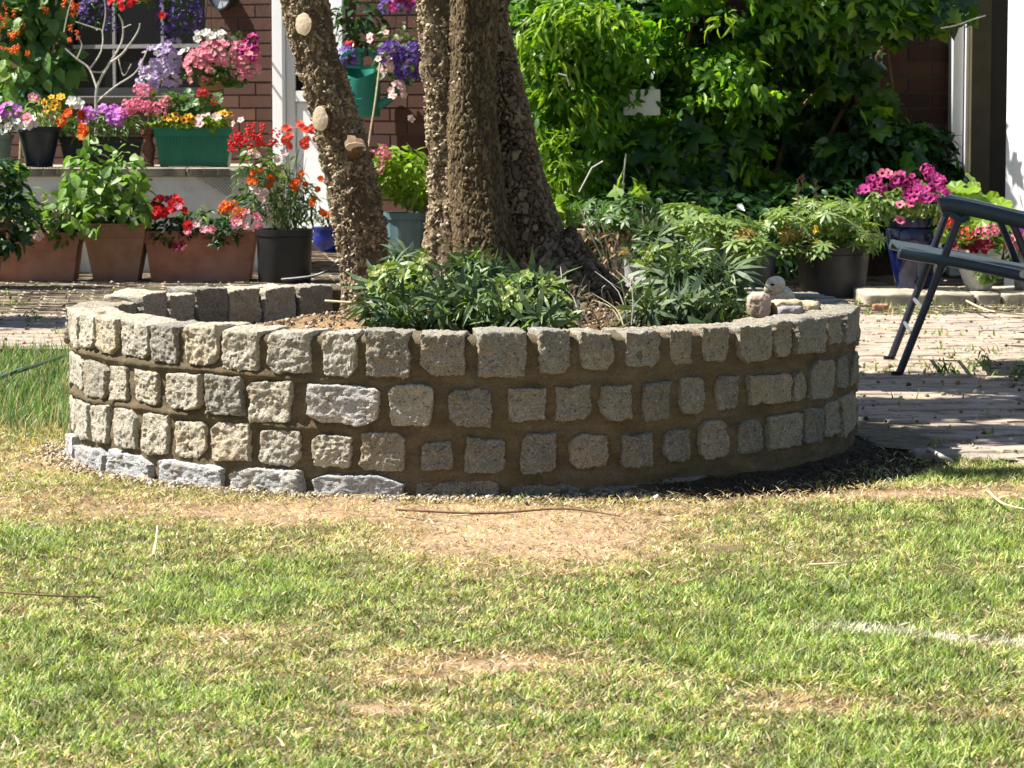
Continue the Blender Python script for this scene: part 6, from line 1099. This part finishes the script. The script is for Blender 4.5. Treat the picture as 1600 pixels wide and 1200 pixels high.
# ================================================================ FOLDING CHAIR
ch = empty('folding_chair', (1.28, 9.3, 0)); tag(ch, 'dark folding garden chair cut off by the right edge of the picture', 'chair'); CO = ch.location.copy(); DN = 9.1; SH = Vector((.045, .56, 0))
def cpt(px, py): return P(px, py, DN) - CO
def bar(name, pts, r, mat, n=10, sides=(0, 1), flat=None, cut=None):
    for s in sides:
        mb = MB(); q = [p_ + SH * s for p_ in pts]; mb.tube(q, r, n)
        o = mb.build(name, mat, ch, smooth=True)
def padbar(name, cpx, wid, th, mat, s):
    """flat bar with rounded section following px points"""
    c_ = curve_pts([cpt(a_, b_) for a_, b_ in cpx], 5); n_ = 14; V = []
    for i, p_ in enumerate(c_):
        t_ = (c_[min(i + 1, len(c_) - 1)] - c_[max(i - 1, 0)]).normalized(); u_ = Vector((0, 1, 0)); v_ = t_.cross(u_) * -1; e = min(1, .55 + .25 * i)
        for k in range(n_):
            q = 2 * math.pi * k / n_; cx_, sx_ = math.cos(q), math.sin(q); sxp = math.copysign(abs(cx_) ** .6, cx_); syp = math.copysign(abs(sx_) ** .7, sx_); V.append(p_ + SH * s + u_ * sxp * wid / 2 * e + v_ * syp * th / 2 * e)
    Fc = [(i * n_ + k, i * n_ + (k + 1) % n_, (i + 1) * n_ + (k + 1) % n_, (i + 1) * n_ + k) for i in range(len(c_) - 1) for k in range(n_)] + [tuple(range(n_ - 1, -1, -1)), tuple(range((len(c_) - 1) * n_, len(c_) * n_))]
    mb = MB(); mb.add(V, Fc); return mb.build(name, mat, ch, smooth=True)
for s in (0, 1):
    padbar('armrest', [(1466 + 22 * s, 321), (1474 + 20 * s, 320), (1500, 323), (1550, 334), (1600, 346), (1680, 362), (1740, 366)][(1 if s else 0):], .05, .046, 'chair_plastic', s)
    padbar('seat_rail', [(1403, 394), (1420, 398), (1500, 411), (1600, 431), (1700, 447)], .03, .034, 'chair_plastic', s)
bar('leg', [cpt(1499, 340), cpt(1450, 470), cpt(1401, 594)], .0125, 'chair_tube')
bar('leg', [cpt(1583, 350), cpt(1612, 420), cpt(1700, 610)], .0115, 'chair_tube')
bar('backrest_tube', [cpt(1690, 440), cpt(1730, 340), cpt(1800, 100)], .012, 'chair_tube')
bar('arm_bracket', [cpt(1488, 334), cpt(1500, 344), cpt(1512, 338)], .014, 'chair_plastic', 8)
for px_, py_ in ((1444, 486), (1428, 525)):
    mb = MB(); mb.tube([cpt(px_, py_), cpt(px_, py_) + SH], .006, 8); mb.build('crossbar', 'steel', ch, smooth=True)
for s in (0, 1):
    mb = MB(); mb.tube([cpt(1456, 445) + SH * s, cpt(1478, 418) + SH * s], .005, 6); mb.build('brace', 'steel', ch); mb = MB(); mb.tube([cpt(1582, 356) + SH * s, cpt(1606, 418) + SH * s], .004, 6); mb.build('brace', 'steel', ch)
    mb = MB(); q = cpt(1597, 428) + SH * s; mb.tube([q + Vector((0, -.02, 0)), q + Vector((0, .02, 0))], .012, 10); mb.build('hinge', 'steel', ch)
    mb = MB(); q = cpt(1401, 592) + SH * s; mb.lathe([(.016, -.012), (.017, .012)], 12); o = mb.build('rubber_foot', 'slot_black', ch); o.location = (q.x, q.y, .016)
mb = MB(); a_, b_ = cpt(1404, 396), cpt(1700, 449); mb.add([a_, b_, b_ + SH, a_ + SH] + [v + Vector((0, 0, -.006)) for v in (a_, b_, b_ + SH, a_ + SH)], [(0, 1, 2, 3), (7, 6, 5, 4), (0, 4, 5, 1), (1, 5, 6, 2), (2, 6, 7, 3), (3, 7, 4, 0)]); mb.v = [(v[0], v[1], v[2] + .0175) for v in mb.v]; mb.build('seat', 'chair_fabric', ch)
mb = MB(); a_, b_ = cpt(1700, 430), cpt(1796, 110); mb.add([a_, b_, b_ + SH, a_ + SH] + [v + Vector((.008, 0, 0)) for v in (a_, b_, b_ + SH, a_ + SH)], [(0, 1, 2, 3), (7, 6, 5, 4), (0, 4, 5, 1), (1, 5, 6, 2), (2, 6, 7, 3), (3, 7, 4, 0)]); mb.build('backrest', 'chair_fabric', ch)
# ================================================================ HOSES AND STICKS
stick('garden_hose', [G(-160, 660, .012), G(0, 590, .03), G(50, 573, .05), G(100, 556, .03), G(140, 545, .012)], .0085, 'hose_green', 'green garden hose crossing the grass left of the ring', 'hose')
stick('rubber_hose', [P(440, 437, 13.4), P(490, 431, 13.35), P(518, 418, 13.4), P(533, 398, 13.9), P(536, 380, 14.6)], .006, 'black_plastic', 'thin black hose curving on the paving beside the black pot', 'hose')
stick('dry_stalk', [G(618, 796, .012), G(760, 802, .016), G(880, 795, .018), G(968, 806, .012)], .0028, 'twig_brown', 'long thin dry stalk on bare soil in front of the ring', 'twig')
stick('dry_stalk', [G(700, 806, .01), G(800, 800, .016), G(830, 797, .012)], .002, 'cane', 'shorter pale stalk beside the long one in front of the ring', 'twig')
stick('dry_stalk', [G(-10, 924, .014), G(70, 930, .018), G(158, 933, .012)], .0022, 'twig_brown', 'dry stalk on the lawn at the left edge', 'twig')
stick('dry_stalk', [G(1545, 768, .018), G(1570, 788, .02), G(1625, 800, .012)], .003, 'cane', 'pale bent stalk on the lawn at the right edge', 'twig')
stick('dry_stalk', [G(240, 868, .014), G(244, 845, .03), G(246, 822, .03)], .003, 'cane', 'short pale stalk poking from the grass left of centre', 'twig')
stick('dry_stalk', [G(1450, 702, .02), G(1470, 712, .03), G(1490, 722, .02)], .006, 'twig_silver', 'forked bit of pale wood on the patio corner right of the ring', 'twig')
stick('dry_stalk', [G(1265, 882, .014), G(1310, 880, .02), G(1345, 877, .014)], .002, 'cane', 'straw lying on the green grass right of centre', 'twig')
stick('dry_stalk', [G(1510, 470, .06), G(1545, 485, .05), G(1600, 492, .03), G(1640, 494, .03)], .004, 'cane', 'yellow stalk on the paving in front of the kerb slabs', 'twig')
